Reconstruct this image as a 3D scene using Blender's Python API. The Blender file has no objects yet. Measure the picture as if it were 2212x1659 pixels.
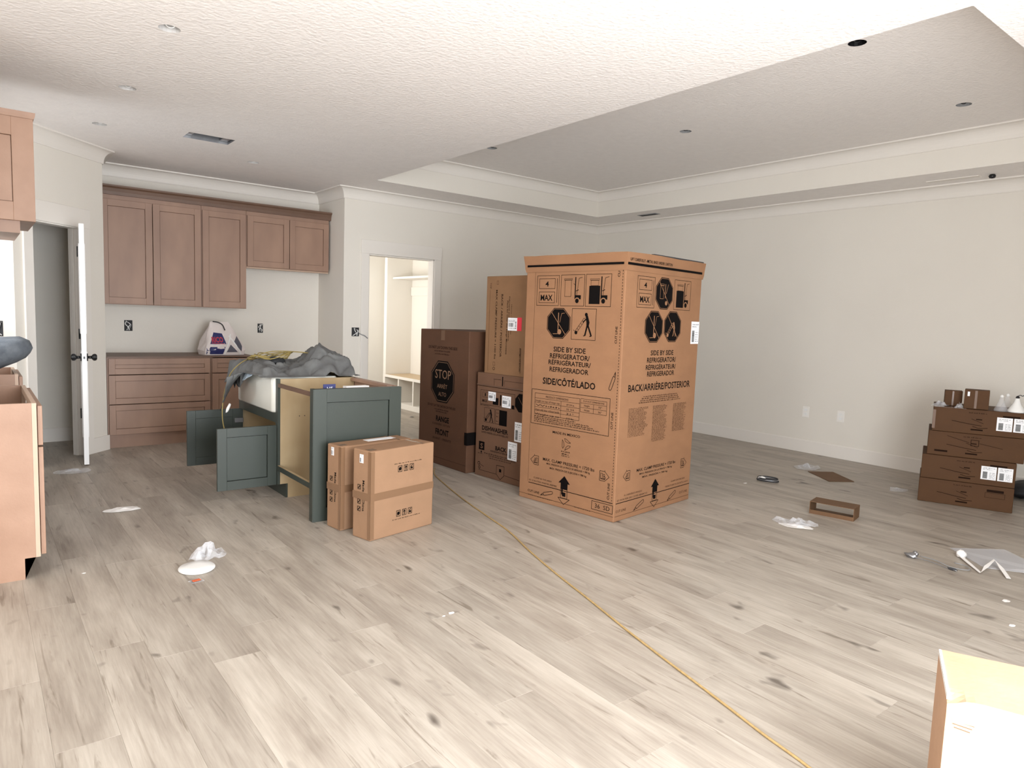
import bpy, bmesh, math, random
from mathutils import Vector, Matrix, noise
PI = math.pi
sc = bpy.context.scene
COL = sc.collection

# ------------------------------------------------------------------ camera
F, YAW, PITCH, ROLL, CAMH = 1481.4, .6682, .0954, .0357, 1.37
cy, sy, cp, sp = math.cos(YAW), math.sin(YAW), math.cos(PITCH), math.sin(PITCH)
fwd = Vector((sy*cp, cy*cp, -sp)); rgt = Vector((cy, -sy, 0)); up = rgt.cross(fwd)
r2 = rgt*math.cos(ROLL)+up*math.sin(ROLL); u2 = -rgt*math.sin(ROLL)+up*math.cos(ROLL)
cam = bpy.data.cameras.new('camera'); cam.sensor_width = 36; cam.lens = F/2212*36; cam.clip_start = .05
camo = bpy.data.objects.new('camera', cam); COL.objects.link(camo); sc.camera = camo
M = Matrix.Identity(4)
for i, v in enumerate((r2, u2, -fwd)):
    for j in range(3): M[j][i] = v[j]
M[0][3], M[1][3], M[2][3] = 0, 0, CAMH
camo.matrix_world = M

# ------------------------------------------------------------------ world, light, exposure
w = bpy.data.worlds.new('world'); sc.world = w; w.use_nodes = True
w.node_tree.nodes['Background'].inputs[0].default_value = (.80, .90, 1, 1)
w.node_tree.nodes['Background'].inputs[1].default_value = 3.0
def area(name, loc, size, direction, energy, color=(1, 1, 1), spread=PI):
    l = bpy.data.lights.new(name, 'AREA'); l.shape = 'RECTANGLE'; l.size, l.size_y = size
    l.energy = energy; l.color = color; l.spread = spread
    o = bpy.data.objects.new(name, l); COL.objects.link(o); o.location = loc
    o.rotation_euler = Vector(direction).to_track_quat('-Z', 'Z').to_euler(); return o
area('window_light', (1.45, -.72, 1.15), (2.6, 2.1), (0, 1, .08), 142, (.95, .975, 1))
area('side_fill_light', (-2.9, 1.6, 1.35), (3.2, 1.6), (1, .6, .12), 75, (.97, .98, 1))  # added fill from the left, no window in the wall behind it
area('kitchen_fill_light', (-.33, 6.02, 1.60), (.5, .95), (1, .25, -.05), 8, (.93, .96, 1))  # added out of view to brighten the kitchen walls and ceiling
area('mudroom_light', (3.25, 8.9, 1.5), (1.0, 1.9), (1, .25, 0), 21, (1, .99, .97))
sc.view_settings.view_transform = 'Standard'; sc.view_settings.look = 'None'
sc.view_settings.gamma = 1; sc.view_settings.use_curve_mapping = False
sc.view_settings.exposure = .85

# ------------------------------------------------------------------ materials
def srgb(r, g, b):
    f = lambda c: (c/255)/12.92 if c/255 <= .04045 else ((c/255+.055)/1.055)**2.4
    return (f(r), f(g), f(b), 1)
class NT:
    def __init__(s, name):
        s.m = bpy.data.materials.new(name); s.m.use_nodes = True; s.t = s.m.node_tree
        s.b = s.t.nodes['Principled BSDF']
    def n(s, typ, **k):
        o = s.t.nodes.new(typ)
        for a, v in k.items(): setattr(o, a, v)
        return o
    def l(s, a, b): s.t.links.new(a, b)
def mat(name, col, rough=.6, var=0, vscale=3, bump=0, bscale=80, stretch=(1, 1, 1), metal=0, spec=.5, space='Object', detail=3, col2=None, lo=.3, hi=.7):
    m = NT(name); b = m.b
    b.inputs['Roughness'].default_value = rough; b.inputs['Metallic'].default_value = metal
    b.inputs['Specular IOR Level'].default_value = spec; b.inputs['Base Color'].default_value = col
    if var or bump or col2:
        tc = m.n('ShaderNodeTexCoord'); mp = m.n('ShaderNodeMapping'); mp.inputs['Scale'].default_value = stretch
        m.l(tc.outputs[space], mp.inputs[0])
    if var or col2:
        nz = m.n('ShaderNodeTexNoise'); nz.inputs['Scale'].default_value = vscale; nz.inputs['Detail'].default_value = detail
        m.l(mp.outputs[0], nz.inputs['Vector'])
        cr = m.n('ShaderNodeValToRGB'); e = cr.color_ramp.elements
        e[0].position, e[1].position = lo, hi
        c2 = col2 or tuple(min(1, c*(1+var)) for c in col[:3])+(1,)
        c1 = col if col2 else tuple(c*(1-var) for c in col[:3])+(1,)
        e[0].color, e[1].color = c1, c2
        m.l(nz.outputs['Fac'], cr.inputs[0]); m.l(cr.outputs[0], b.inputs['Base Color'])
    if bump:
        n2 = m.n('ShaderNodeTexNoise'); n2.inputs['Scale'].default_value = bscale; n2.inputs['Detail'].default_value = 4
        m.l(mp.outputs[0], n2.inputs['Vector'])
        bp = m.n('ShaderNodeBump'); bp.inputs['Strength'].default_value = bump; bp.inputs['Distance'].default_value = .01
        m.l(n2.outputs['Fac'], bp.inputs['Height']); m.l(bp.outputs[0], b.inputs['Normal'])
    return m.m
WALL = mat('wall_paint', srgb(227, 221, 211), .75, .012, 2, .12, 120)
CEIL = mat('ceiling_texture', srgb(242, 237, 233), .85, .02, 14, .55, 42)
TRIM = mat('trim_paint', srgb(230, 224, 216), .5, .01, 3)
DOORW = mat('door_paint', srgb(236, 234, 232), .45, .01, 3)
MUDW = mat('mudroom_paint', srgb(238, 233, 224), .6, .01, 3)
BROWN = mat('stained_maple', srgb(142, 112, 95), .5, .10, 5, .04, 60, (1.0, 1.0, .35), col2=srgb(160, 128, 108))
BROWND = mat('stained_maple_dark_edge', srgb(104, 78, 62), .5, .08, 6)
TAN = mat('end_panel_maple', srgb(150, 116, 94), .5, .06, 6, .05, 90, col2=srgb(162, 128, 106))
TANE = mat('raw_frame_edge', srgb(188, 160, 138), .5, .04, 8)
BIRCH = mat('birch_plywood', srgb(160, 136, 100), .55, .09, 4, .03, 60, (1, 1, .5), col2=srgb(184, 164, 130))
GREEN = mat('green_paint', srgb(52, 58, 52), .42, .05, 5, .04, 150)
BLACK = mat('black_metal', srgb(22, 22, 24), .35)
DARK = mat('dark_hollow', srgb(50, 50, 52), .8)
GREY = mat('grey_shade', srgb(140, 140, 140), .6, .1, 9)
METAL = mat('galvanised_metal', srgb(150, 150, 152), .35, .1, 20, metal=.8)
WHITE = mat('white_label', srgb(240, 240, 242), .6)
WHITEP = mat('white_plastic', srgb(236, 235, 232), .35)
INK = mat('black_ink', srgb(12, 8, 7), .8, spec=.1)
INKL = mat('light_ink', srgb(130, 98, 74), .7)
INKW = mat('white_ink', srgb(225, 225, 225), .7)
INKB = mat('faded_ink', srgb(52, 32, 20), .8, spec=.1)
INKD = mat('dark_faded_ink', srgb(34, 20, 11), .8, spec=.1)
REDL = mat('red_label', srgb(222, 45, 62), .5)
NAVY = mat('navy_print', srgb(38, 42, 96), .5)
REDP = mat('faded_red_print', srgb(180, 60, 75), .5)
ORNG = mat('orange_gel', srgb(200, 90, 50), .5)
SINK = mat('white_fireclay', srgb(226, 224, 214), .18, .03, 4)
TARP = mat('grey_drop_cloth', srgb(82, 82, 82), .75, .25, 7, .25, 25, col2=srgb(112, 113, 112))
TARPB = mat('blue_white_liner', srgb(196, 212, 226), .4)
FOAM = mat('grey_foam', srgb(88, 94, 102), .9, .12, 14, .3, 90, col2=srgb(118, 124, 130))
CORDY = mat('yellow_cord', srgb(146, 128, 72), .5)
CORDT = mat('tan_cord', srgb(172, 144, 96), .55, .15, 60)
PAPER = mat('white_paper', srgb(236, 232, 228), .7, .02, 8)
RECPT = mat('receptacle_white', srgb(240, 236, 230), .4)
SACK = mat('white_sack', srgb(226, 216, 212), .45, .04, 8, .15, 12)
def cardboard(name, col, var=.05):
    return mat(name, srgb(*col), .72, var, 5, .12, 45, (1, 1, 1.6), col2=srgb(*[min(255, int(c*1.06)) for c in col]), spec=.25)
CARD_F = cardboard('cardboard_fridge', (140, 102, 74))
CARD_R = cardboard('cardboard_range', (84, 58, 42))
CARD_D = cardboard('cardboard_dishwasher', (108, 80, 62))
CARD_M = cardboard('cardboard_microwave', (128, 96, 68))
CARD_S = cardboard('cardboard_small', (146, 114, 88))
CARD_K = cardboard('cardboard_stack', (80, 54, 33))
CARD_B = cardboard('cardboard_near', (182, 146, 118))
CARD_T = cardboard('cardboard_tray', (104, 78, 56))
def tape_mat():
    m = NT('packing_tape'); m.b.inputs['Base Color'].default_value = srgb(126, 96, 72)
    m.b.inputs['Roughness'].default_value = .22; return m.m
TAPE = tape_mat()
TAPED = mat('dark_packing_tape', srgb(104, 76, 56), .3)
def clear_mat(nm='clear_plastic', k=.2):
    m = NT(nm); m.b.inputs['Base Color'].default_value = srgb(235, 235, 238)
    m.b.inputs['Roughness'].default_value = .15
    t = m.n('ShaderNodeBsdfTransparent'); mx = m.n('ShaderNodeMixShader'); mx.inputs[0].default_value = k
    o = m.t.nodes['Material Output']
    m.l(t.outputs[0], mx.inputs[1]); m.l(m.b.outputs[0], mx.inputs[2]); m.l(mx.outputs[0], o.inputs[0]); return m.m
CLEAR = clear_mat(); FILM = clear_mat('translucent_film', .42)
def plank_mat():
    m = NT('vinyl_plank'); b = m.b; b.inputs['Roughness'].default_value = .42; b.inputs['Specular IOR Level'].default_value = .45
    geo = m.n('ShaderNodeNewGeometry'); oi = m.n('ShaderNodeObjectInfo')
    ad = m.n('ShaderNodeMath', operation='ADD'); m.l(geo.outputs['Random Per Island'], ad.inputs[0]); m.l(oi.outputs['Random'], ad.inputs[1])
    fr = m.n('ShaderNodeMath', operation='FRACT'); m.l(ad.outputs[0], fr.inputs[0])
    mu = m.n('ShaderNodeMath', operation='MULTIPLY'); m.l(fr.outputs[0], mu.inputs[0]); mu.inputs[1].default_value = 37
    cb = m.n('ShaderNodeCombineXYZ'); m.l(mu.outputs[0], cb.inputs[0]); m.l(mu.outputs[0], cb.inputs[1]); m.l(mu.outputs[0], cb.inputs[2])
    va = m.n('ShaderNodeVectorMath', operation='ADD'); m.l(geo.outputs['Position'], va.inputs[0]); m.l(cb.outputs[0], va.inputs[1])
    def noi(sx, sy_, scale, det=4, dist=0, rough=.55):
        mp = m.n('ShaderNodeMapping'); mp.inputs['Scale'].default_value = (sx, sy_, 1); m.l(va.outputs[0], mp.inputs[0])
        n = m.n('ShaderNodeTexNoise'); n.inputs['Scale'].default_value = scale; n.inputs['Detail'].default_value = det
        n.inputs['Distortion'].default_value = dist; n.inputs['Roughness'].default_value = rough
        m.l(mp.outputs[0], n.inputs['Vector']); return n
    broad = noi(5, .9, 1.6, 3, .4); fine = noi(30, 1.6, 3.0, 6, .3, .65); crack = noi(16, 1.1, 1.7, 5, 1.2, .6); knot = noi(6, 3.2, 1.5, 2, .2)
    r = m.n('ShaderNodeValToRGB'); e = r.color_ramp.elements
    e[0].position, e[1].position = .30, .70; e[0].color = srgb(135, 124, 113); e[1].color = srgb(188, 179, 167)
    x = e.new(.5); x.color = srgb(164, 154, 142)
    mx = m.n('ShaderNodeMix', data_type='FLOAT'); mx.inputs[0].default_value = .38
    m.l(broad.outputs['Fac'], mx.inputs[2]); m.l(fine.outputs['Fac'], mx.inputs[3]); m.l(mx.outputs[0], r.inputs[0])
    # whole-plank tone
    tr = m.n('ShaderNodeMapRange'); tr.inputs[3].default_value = .92; tr.inputs[4].default_value = 1.05; m.l(fr.outputs[0], tr.inputs[0])
    vm = m.n('ShaderNodeVectorMath', operation='SCALE'); m.l(r.outputs[0], vm.inputs[0]); m.l(tr.outputs[0], vm.inputs['Scale'])
    # thin dark cracks and knots
    cr = m.n('ShaderNodeValToRGB'); ce = cr.color_ramp.elements; ce[0].position = .30; ce[0].color = (.60, .57, .54, 1); ce[1].position = .40; ce[1].color = (1, 1, 1, 1)
    m.l(crack.outputs['Fac'], cr.inputs[0])
    kr = m.n('ShaderNodeValToRGB'); ke = kr.color_ramp.elements; ke[0].position = .215; ke[0].color = (.30, .28, .27, 1); ke[1].position = .33; ke[1].color = (1, 1, 1, 1)
    m.l(knot.outputs['Fac'], kr.inputs[0])
    m1 = m.n('ShaderNodeVectorMath', operation='MULTIPLY'); m.l(vm.outputs[0], m1.inputs[0]); m.l(cr.outputs[0], m1.inputs[1])
    m2 = m.n('ShaderNodeVectorMath', operation='MULTIPLY'); m.l(m1.outputs[0], m2.inputs[0]); m.l(kr.outputs[0], m2.inputs[1])
    m.l(m2.outputs[0], b.inputs['Base Color'])
    bp = m.n('ShaderNodeBump'); bp.inputs['Strength'].default_value = .2; bp.inputs['Distance'].default_value = .003
    m.l(fine.outputs['Fac'], bp.inputs['Height']); m.l(bp.outputs[0], b.inputs['Normal'])
    return m.m
PLANK = plank_mat()
SUBF = mat('subfloor', srgb(120, 108, 96), .9)

# ------------------------------------------------------------------ helpers
def tag(o, label=None, cat=None, group=None, kind=None):
    if label: o['label'] = label
    if cat: o['category'] = cat
    if group: o['group'] = group
    if kind: o['kind'] = kind
    return o
def empty(name, loc=(0, 0, 0), rz=0, label=None, cat=None, group=None):
    o = bpy.data.objects.new(name, None); COL.objects.link(o); o.location = loc; o.rotation_euler = (0, 0, rz)
    o.empty_display_size = .05
    return tag(o, label, cat, group)
def link(name, me, mats=None, parent=None, smooth=False):
    o = bpy.data.objects.new(name, me); COL.objects.link(o)
    if mats:
        for m in (mats if isinstance(mats, (list, tuple)) else [mats]): me.materials.append(m)
    if parent: o.parent = parent
    if smooth:
        for p in me.polygons: p.use_smooth = True
    return o
class MB:
    def __init__(s): s.v = []; s.f = []; s.mi = []; s.k = 0
    def quad(s, *pts):
        n = len(s.v); s.v += [tuple(p) for p in pts]; s.f.append(tuple(range(n, n+len(pts)))); s.mi.append(s.k); return s
    def box(s, x0, y0, z0, x1, y1, z1):
        n = len(s.v)
        s.v += [(x0, y0, z0), (x1, y0, z0), (x1, y1, z0), (x0, y1, z0), (x0, y0, z1), (x1, y0, z1), (x1, y1, z1), (x0, y1, z1)]
        for f in ((0, 3, 2, 1), (4, 5, 6, 7), (0, 1, 5, 4), (1, 2, 6, 5), (2, 3, 7, 6), (3, 0, 4, 7)):
            s.f.append(tuple(n+i for i in f)); s.mi.append(s.k)
        return s
    def obox(s, p, ax, ay, az):
        # oriented box from corner p with edge vectors
        p, ax, ay, az = map(Vector, (p, ax, ay, az)); n = len(s.v)
        for q in (p, p+ax, p+ax+ay, p+ay): s.v.append(tuple(q))
        for q in (p, p+ax, p+ax+ay, p+ay): s.v.append(tuple(q+az))
        for f in ((0, 3, 2, 1), (4, 5, 6, 7), (0, 1, 5, 4), (1, 2, 6, 5), (2, 3, 7, 6), (3, 0, 4, 7)):
            s.f.append(tuple(n+i for i in f)); s.mi.append(s.k)
        return s
    def cyl(s, p0, p1, r0, r1=None, seg=12, cap=True):
        r1 = r0 if r1 is None else r1; p0, p1 = Vector(p0), Vector(p1); d = (p1-p0).normalized()
        a = d.orthogonal().normalized(); b = d.cross(a); n = len(s.v)
        for p, r in ((p0, r0), (p1, r1)):
            for i in range(seg):
                t = 2*PI*i/seg; s.v.append(tuple(p+a*math.cos(t)*r+b*math.sin(t)*r))
        for i in range(seg):
            j = (i+1) % seg; s.f.append((n+i, n+j, n+seg+j, n+seg+i)); s.mi.append(s.k)
        if cap:
            s.f.append(tuple(n+i for i in reversed(range(seg)))); s.mi.append(s.k)
            s.f.append(tuple(n+seg+i for i in range(seg))); s.mi.append(s.k)
        return s
    def lathe(s, prof, c=(0, 0, 0), seg=20):
        n = len(s.v); c = Vector(c)
        for r, z in prof:
            for i in range(seg):
                t = 2*PI*i/seg; s.v.append((c.x+r*math.cos(t), c.y+r*math.sin(t), c.z+z))
        for k in range(len(prof)-1):
            for i in range(seg):
                j = (i+1) % seg; s.f.append((n+k*seg+i, n+k*seg+j, n+(k+1)*seg+j, n+(k+1)*seg+i)); s.mi.append(s.k)
        s.f.append(tuple(n+i for i in reversed(range(seg)))); s.mi.append(s.k)
        m = n+(len(prof)-1)*seg; s.f.append(tuple(m+i for i in range(seg))); s.mi.append(s.k)
        return s
    def build(s, name, mats, parent=None, bevel=0, smooth=False, seg=1, weld=False):
        me = bpy.data.meshes.new(name); me.from_pydata(s.v, [], s.f)
        for p, i in zip(me.polygons, s.mi): p.material_index = i
        if bevel or weld:
            bm = bmesh.new(); bm.from_mesh(me)
            if weld: bmesh.ops.remove_doubles(bm, verts=bm.verts, dist=1e-5)
            if bevel:
                bmesh.ops.bevel(bm, geom=[e for e in bm.edges if len(e.link_faces) == 2 and e.calc_face_angle(0) > .5], offset=bevel, segments=seg, affect='EDGES', profile=.5)
            bm.to_mesh(me); bm.free()
        me.update(); return link(name, me, mats, parent, smooth)
def tube(name, pts, r, m, parent=None, seg=8, res=6):
    # smooth tube through points (Catmull-Rom)
    P = [Vector(p) for p in pts]; Q = []
    for i in range(len(P)-1):
        p0 = P[max(0, i-1)]; p1 = P[i]; p2 = P[i+1]; p3 = P[min(len(P)-1, i+2)]
        for k in range(res):
            t = k/res
            Q.append(.5*((2*p1)+(-p0+p2)*t+(2*p0-5*p1+4*p2-p3)*t*t+(-p0+3*p1-3*p2+p3)*t*t*t))
    Q.append(P[-1]); v = []; f = []
    a = None
    for i, q in enumerate(Q):
        d = (Q[min(i+1, len(Q)-1)]-Q[max(i-1, 0)]).normalized()
        if a is None: a = d.orthogonal().normalized()
        a = (a-d*a.dot(d)).normalized(); b = d.cross(a)
        for k in range(seg):
            t = 2*PI*k/seg; v.append(tuple(q+a*math.cos(t)*r+b*math.sin(t)*r))
    for i in range(len(Q)-1):
        for k in range(seg):
            j = (k+1) % seg; f.append((i*seg+k, i*seg+j, (i+1)*seg+j, (i+1)*seg+k))
    f.append(tuple(reversed(range(seg)))); f.append(tuple((len(Q)-1)*seg+k for k in range(seg)))
    me = bpy.data.meshes.new(name); me.from_pydata(v, [], f); me.update()
    return link(name, me, m, parent, True)
# text polygons, cached
_tc = {}
def text_polys(s, bold=0):
    k = (s, bold)
    if k in _tc: return _tc[k]
    c = bpy.data.curves.new('t', 'FONT'); c.body = s; c.size = 1; c.offset = bold; c.resolution_u = 2; c.fill_mode = 'FRONT'
    o = bpy.data.objects.new('t', c); COL.objects.link(o)
    bpy.context.view_layer.update()
    me = bpy.data.meshes.new_from_object(o.evaluated_get(bpy.context.evaluated_depsgraph_get()))
    bpy.data.objects.remove(o); bpy.data.curves.remove(c)
    V = [(v.co.x, v.co.y) for v in me.vertices]; Fc = [tuple(p.vertices) for p in me.polygons]
    bpy.data.meshes.remove(me)
    xs = [v[0] for v in V] or [0, 1]
    _tc[k] = (V, Fc, min(xs), max(xs)); return _tc[k]
class Print:
    """flat print in face coordinates (u to the right, v up); ink index k, tiny lift per layer"""
    def __init__(s): s.v = []; s.f = []; s.mi = []; s.k = 0; s.lift = 0
    def poly(s, pts, k=None, lift=None):
        n = len(s.v); L = s.lift if lift is None else lift
        s.v += [(p[0], p[1], L) for p in pts]; s.f.append(tuple(range(n, n+len(pts)))); s.mi.append(s.k if k is None else k)
    def fill(s, u0, v0, u1, v1, **a): s.poly([(u0, v0), (u1, v0), (u1, v1), (u0, v1)], **a)
    def line(s, a, b, w=.003, **k):
        dx, dy = b[0]-a[0], b[1]-a[1]; L = math.hypot(dx, dy) or 1; nx, ny = -dy/L*w/2, dx/L*w/2
        s.poly([(a[0]-nx, a[1]-ny), (b[0]-nx, b[1]-ny), (b[0]+nx, b[1]+ny), (a[0]+nx, a[1]+ny)], **k)
    def pline(s, pts, w=.003, close=False, **k):
        for a, b in zip(pts, pts[1:]+([pts[0]] if close else [])):
            if b is not pts[0] or close: s.line(a, b, w, **k)
    def rect(s, u0, v0, u1, v1, w=.003, **k):
        s.fill(u0, v0, u1, v0+w, **k); s.fill(u0, v1-w, u1, v1, **k); s.fill(u0, v0+w, u0+w, v1-w, **k); s.fill(u1-w, v0+w, u1, v1-w, **k)
    def circ(s, u, v, r, **k): s.poly([(u+r*math.cos(2*PI*i/18), v+r*math.sin(2*PI*i/18)) for i in range(18)], **k)
    def octo(s, u, v, ru, rv, **k):
        s.poly([(u+ru*a, v+rv*b) for a, b in ((-1, -.42), (-.42, -1), (.42, -1), (1, -.42), (1, .42), (.42, 1), (-.42, 1), (-1, .42))], **k)
    def ring_octo(s, u, v, ru, rv, w=.003, **k):
        s.pline([(u+ru*a, v+rv*b) for a, b in ((-1, -.42), (-.42, -1), (.42, -1), (1, -.42), (1, .42), (.42, 1), (-.42, 1), (-1, .42))], w, True, **k)
    def text(s, t, u0, u1, v, h, rot=0, bold=0, k=None, lift=None):
        """rot 0: baseline starts (u0,v), ends u1. rot 90: reads upward from (u0,v) length u1. rot -90: reads downward"""
        V, Fc, a, b = text_polys(t, bold); n = len(s.v); L = s.lift if lift is None else lift
        sx = ((u1-u0) if rot == 0 else u1)/max(1e-6, b-a); sv = h/.73
        for x, y in V:
            x = (x-a)*sx; y = y*sv
            s.v.append((u0+x, v+y, L) if rot == 0 else ((u0-y, v+x, L) if rot == 90 else (u0+y, v-x, L)))
        for f in Fc: s.f.append(tuple(n+i for i in f)); s.mi.append(s.k if k is None else k)
    def fuzz(s, u0, u1, v, h, seed=0, **k):
        """a line of print too small to read: uneven word bars"""
        R = random.Random(seed*7919+int(u0*997)); u = u0
        while u < u1:
            L = min(R.uniform(.006, .03), u1-u)
            q = u
            while q < u+L-.002:
                hh = h*R.choice((.6, .65, 1)); s.fill(q, v, min(q+.0028, u+L), v+hh, **k); q += .0045
            u += L+.006
    def build(s, name, mats, parent, org, ud, nd, vd=(0, 0, 1)):
        ud, nd, vd, org = Vector(ud), Vector(nd), Vector(vd), Vector(org)
        V = [tuple(org+ud*u+vd*v+nd*(.0012+l)) for u, v, l in s.v]
        me = bpy.data.meshes.new(name); me.from_pydata(V, [], s.f)
        for p, i in zip(me.polygons, s.mi): p.material_index = i
        me.update(); return link(name, me, mats, parent)
def carton(t, w_, d, h, m, name='carton', bevel=.004, z=0, jit=.0015, seed=1):
    b = MB().box(0, 0, z, w_, d, z+h)
    o = b.build(name, m, t, bevel=bevel, seg=2)
    return o
def label(t, org, ud, nd, u0, v0, u1, v1, seed=1, red=False, side=False):
    """a stuck-on white label (thin sheet with barcode print)"""
    org, ud, nd = Vector(org), Vector(ud), Vector(nd); zz = Vector((0, 0, 1))
    m = MB(); p = org+ud*u0+zz*v0+nd*.0005; m.obox(p, ud*(u1-u0), nd*.0012, zz*(v1-v0))
    o = m.build('shipping_label', WHITE, t); R = random.Random(seed)
    P = Print(); W_, H_ = u1-u0, v1-v0
    if H_ > W_:
        P.fill(W_*.12, H_*.08, W_*.42, H_*.6, k=1)
        y = H_*.1
        while y < H_*.58: P.fill(W_*.12, y, W_*.42, y+H_*.012*R.uniform(.6, 2), k=0); y += H_*.045
        for i in range(5): P.fuzz(W_*.55, W_*.92, H_*(.1+.1*i), H_*.04, i+seed)
        P.fuzz(W_*.12, W_*.9, H_*.85, H_*.05, seed+9); P.fuzz(W_*.12, W_*.7, H_*.75, H_*.04, seed+10)
    else:
        x = W_*.08
        while x < W_*.6: P.fill(x, H_*.3, x+W_*.012*R.uniform(.6, 2.2), H_*.6); x += W_*.035
        for i in range(2): P.fuzz(W_*.08, W_*.8, H_*(.8-.1*i), H_*.05, i+seed)
        P.fuzz(W_*.15, W_*.75, H_*.15, H_*.05, seed+5)
        y = H_*.15
        while y < H_*.7: P.fill(W_*.78, y, W_*.92, y+H_*.025*R.uniform(.6, 1.6)); y += H_*.06
    P.build('label_print', [INK, GREY], o, p+nd*.001, ud, nd)
    return o

# ------------------------------------------------------------------ the room
XR, YB, H, YC, XCOL = 7.268, 7.31, 2.757, 8.022, 3.305
XL, YN, YF, XT, HT = 3.378, 1.22, 6.679, 6.629, 3.20
HT = 3.0715
PX, PY = .976, 7.373         # pantry outer corner
RX, RY = .270, 6.667         # where the diagonal meets its short return
def struct(o, label_=None): o['kind'] = 'structure'; return o
TH = .12
# floor: slab plus planks
fl = struct(MB().box(-3.2, -2.3, -.06, 7.4, 10.6, -.009).build('floor', SUBF))
PW, PL = .18, 1.22
R = random.Random(5)
pl_me = {}
def plank_mesh(L):
    k = round(L, 3)
    if k not in pl_me:
        g = .00012; x, y = PW/2-g, L/2-g; c = .0007
        v = [(-x, -y, -.009), (x, -y, -.009), (x, y, -.009), (-x, y, -.009), (-x, -y, -c), (x, -y, -c), (x, y, -c), (-x, y, -c),
             (-x+c, -y+c, 0), (x-c, -y+c, 0), (x-c, y-c, 0), (-x+c, y-c, 0)]
        f = [(8, 9, 10, 11)]+[(4+i, 4+(i+1) % 4, 8+(i+1) % 4, 8+i) for i in range(4)]+[(i, (i+1) % 4, 4+(i+1) % 4, 4+i) for i in range(4)]
        me = bpy.data.meshes.new('plank'); me.from_pydata(v, [], f); me.materials.append(PLANK); pl_me[k] = me
    return pl_me[k]
def proj(p):
    d = Vector(p)-Vector((0, 0, CAMH)); z = d.dot(fwd)
    return (1106+F*d.dot(r2)/z, 829.5-F*d.dot(u2)/z, z) if z > .1 else (9e9, 9e9, z)
planks = []
x = .155-PW*19
while x < 7.3:
    k = round((x-.155)/PW)
    off = {0: 3.60, -1: 2.90, 2: 2.84, 1: 4.25}.get(k, (k*.457+R.uniform(-.15, .15)) % PL)
    y = off-PL*(1+int((off+2.3)/PL))
    while y < 10.5:
        L = PL
        x0 = x+PW/2
        if x0 < 7.268 or y < 7.3: planks.append((x0, y+L/2, L))
        y += PL
    x += PW
vis = []; rest = []
for p in planks:
    ok = False
    for a in (-.5, 0, .5):
        for b in (-.5, .5):
            q = proj((p[0]+b*PW, p[1]+a*p[2], 0))
            if 0 <= q[0] <= 2212 and 0 <= q[1] <= 1659: ok = True
    hid = p[1]-p[2]/2 > 8.1 or p[0] > 7.35
    (vis if ok and not hid else rest).append(p)
vis.sort(key=lambda p: p[0]**2+p[1]**2)
rest += vis[300:]; vis = vis[:300]
for p in vis:
    o = bpy.data.objects.new('plank', plank_mesh(p[2])); COL.objects.link(o); o.location = (p[0], p[1], 0); o.parent = fl
V, Fc = [], []
for p in rest:
    me = plank_mesh(p[2]); n = len(V)
    V += [(v.co.x+p[0], v.co.y+p[1], v.co.z) for v in me.vertices]; Fc += [tuple(n+i for i in q.vertices) for q in me.polygons]
me = bpy.data.meshes.new('planks'); me.from_pydata(V, [], Fc); tag(link('planks', me, PLANK, fl), kind='stuff')

# walls
struct(MB().box(XR, -2.0, 0, XR+TH, YB+TH, 3.3).build('wall_right', WALL))
b = MB().box(XCOL, YB, 0, 3.605, YB+TH, H).box(4.49, YB, 0, XR, YB+TH, H).box(3.605, YB, 2.053, 4.49, YB+TH, H)
b.box(XCOL, YB+TH, 0, XCOL+TH, YC+TH, H); struct(b.build('wall_back', WALL))
struct(MB().box(-.49, YC, 0, XCOL, YC+TH, H).build('wall_recess', WALL))
struct(MB().box(PX-TH, PY+.02, 0, PX, YC, H).build('wall_pantry', WALL))
# diagonal wall with opening: s from 0 at return corner to end
D = Vector((PX-RX, PY-RY, 0)); DL = D.length; D.normalize(); N = Vector((D.y, -D.x, 0))   # N faces the room
def dp(s, n=0, z=0): return Vector((RX, RY, 0))+D*s+N*n+Vector((0, 0, z))
s0 = (Vector((.393, 6.79, 0))-dp(0)).dot(D); s1 = (Vector((.775, 7.172, 0))-dp(0)).dot(D); OH = 2.03
b = MB()
for a, c, z0, z1 in ((0, s0, 0, H), (s1, DL, 0, H), (s0, s1, OH, H)):
    b.obox(dp(a, 0, z0), D*(c-a), -N*.11, (0, 0, z1-z0))
struct(b.build('wall_diagonal', WALL))
struct(MB().box(-.37, RY, 0, RX, RY+.11, H).build('wall_return', WALL))
struct(MB().box(-.49, 4.03, 0, -.37, YC, 1.1).box(-.49, 4.03, 2.13, -.37, YC, H).box(-.49, 6.3, 1.1, -.37, YC, 2.13).box(-.49, 4.03, 1.1, -.37, 5.74, 2.13).build('wall_left', WALL))  # unseen opening added to go with the kitchen fill lamp
struct(MB().box(-3.2, 4.03, 0, -.49, 4.15, H).build('wall_kitchen', WALL))
# walls behind the camera, with the window openings that light the room
struct(MB().box(-3.2, -2.0, 0, -3.08, 4.03, H).build('wall_side', WALL))
b = MB().box(-3.2, -.87, 0, .1, -.75, H).box(2.8, -.87, 0, 7.4, -.75, H).box(.1, -.87, 2.3, 2.8, -.75, H)
struct(b.build('wall_front', WALL))
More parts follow.
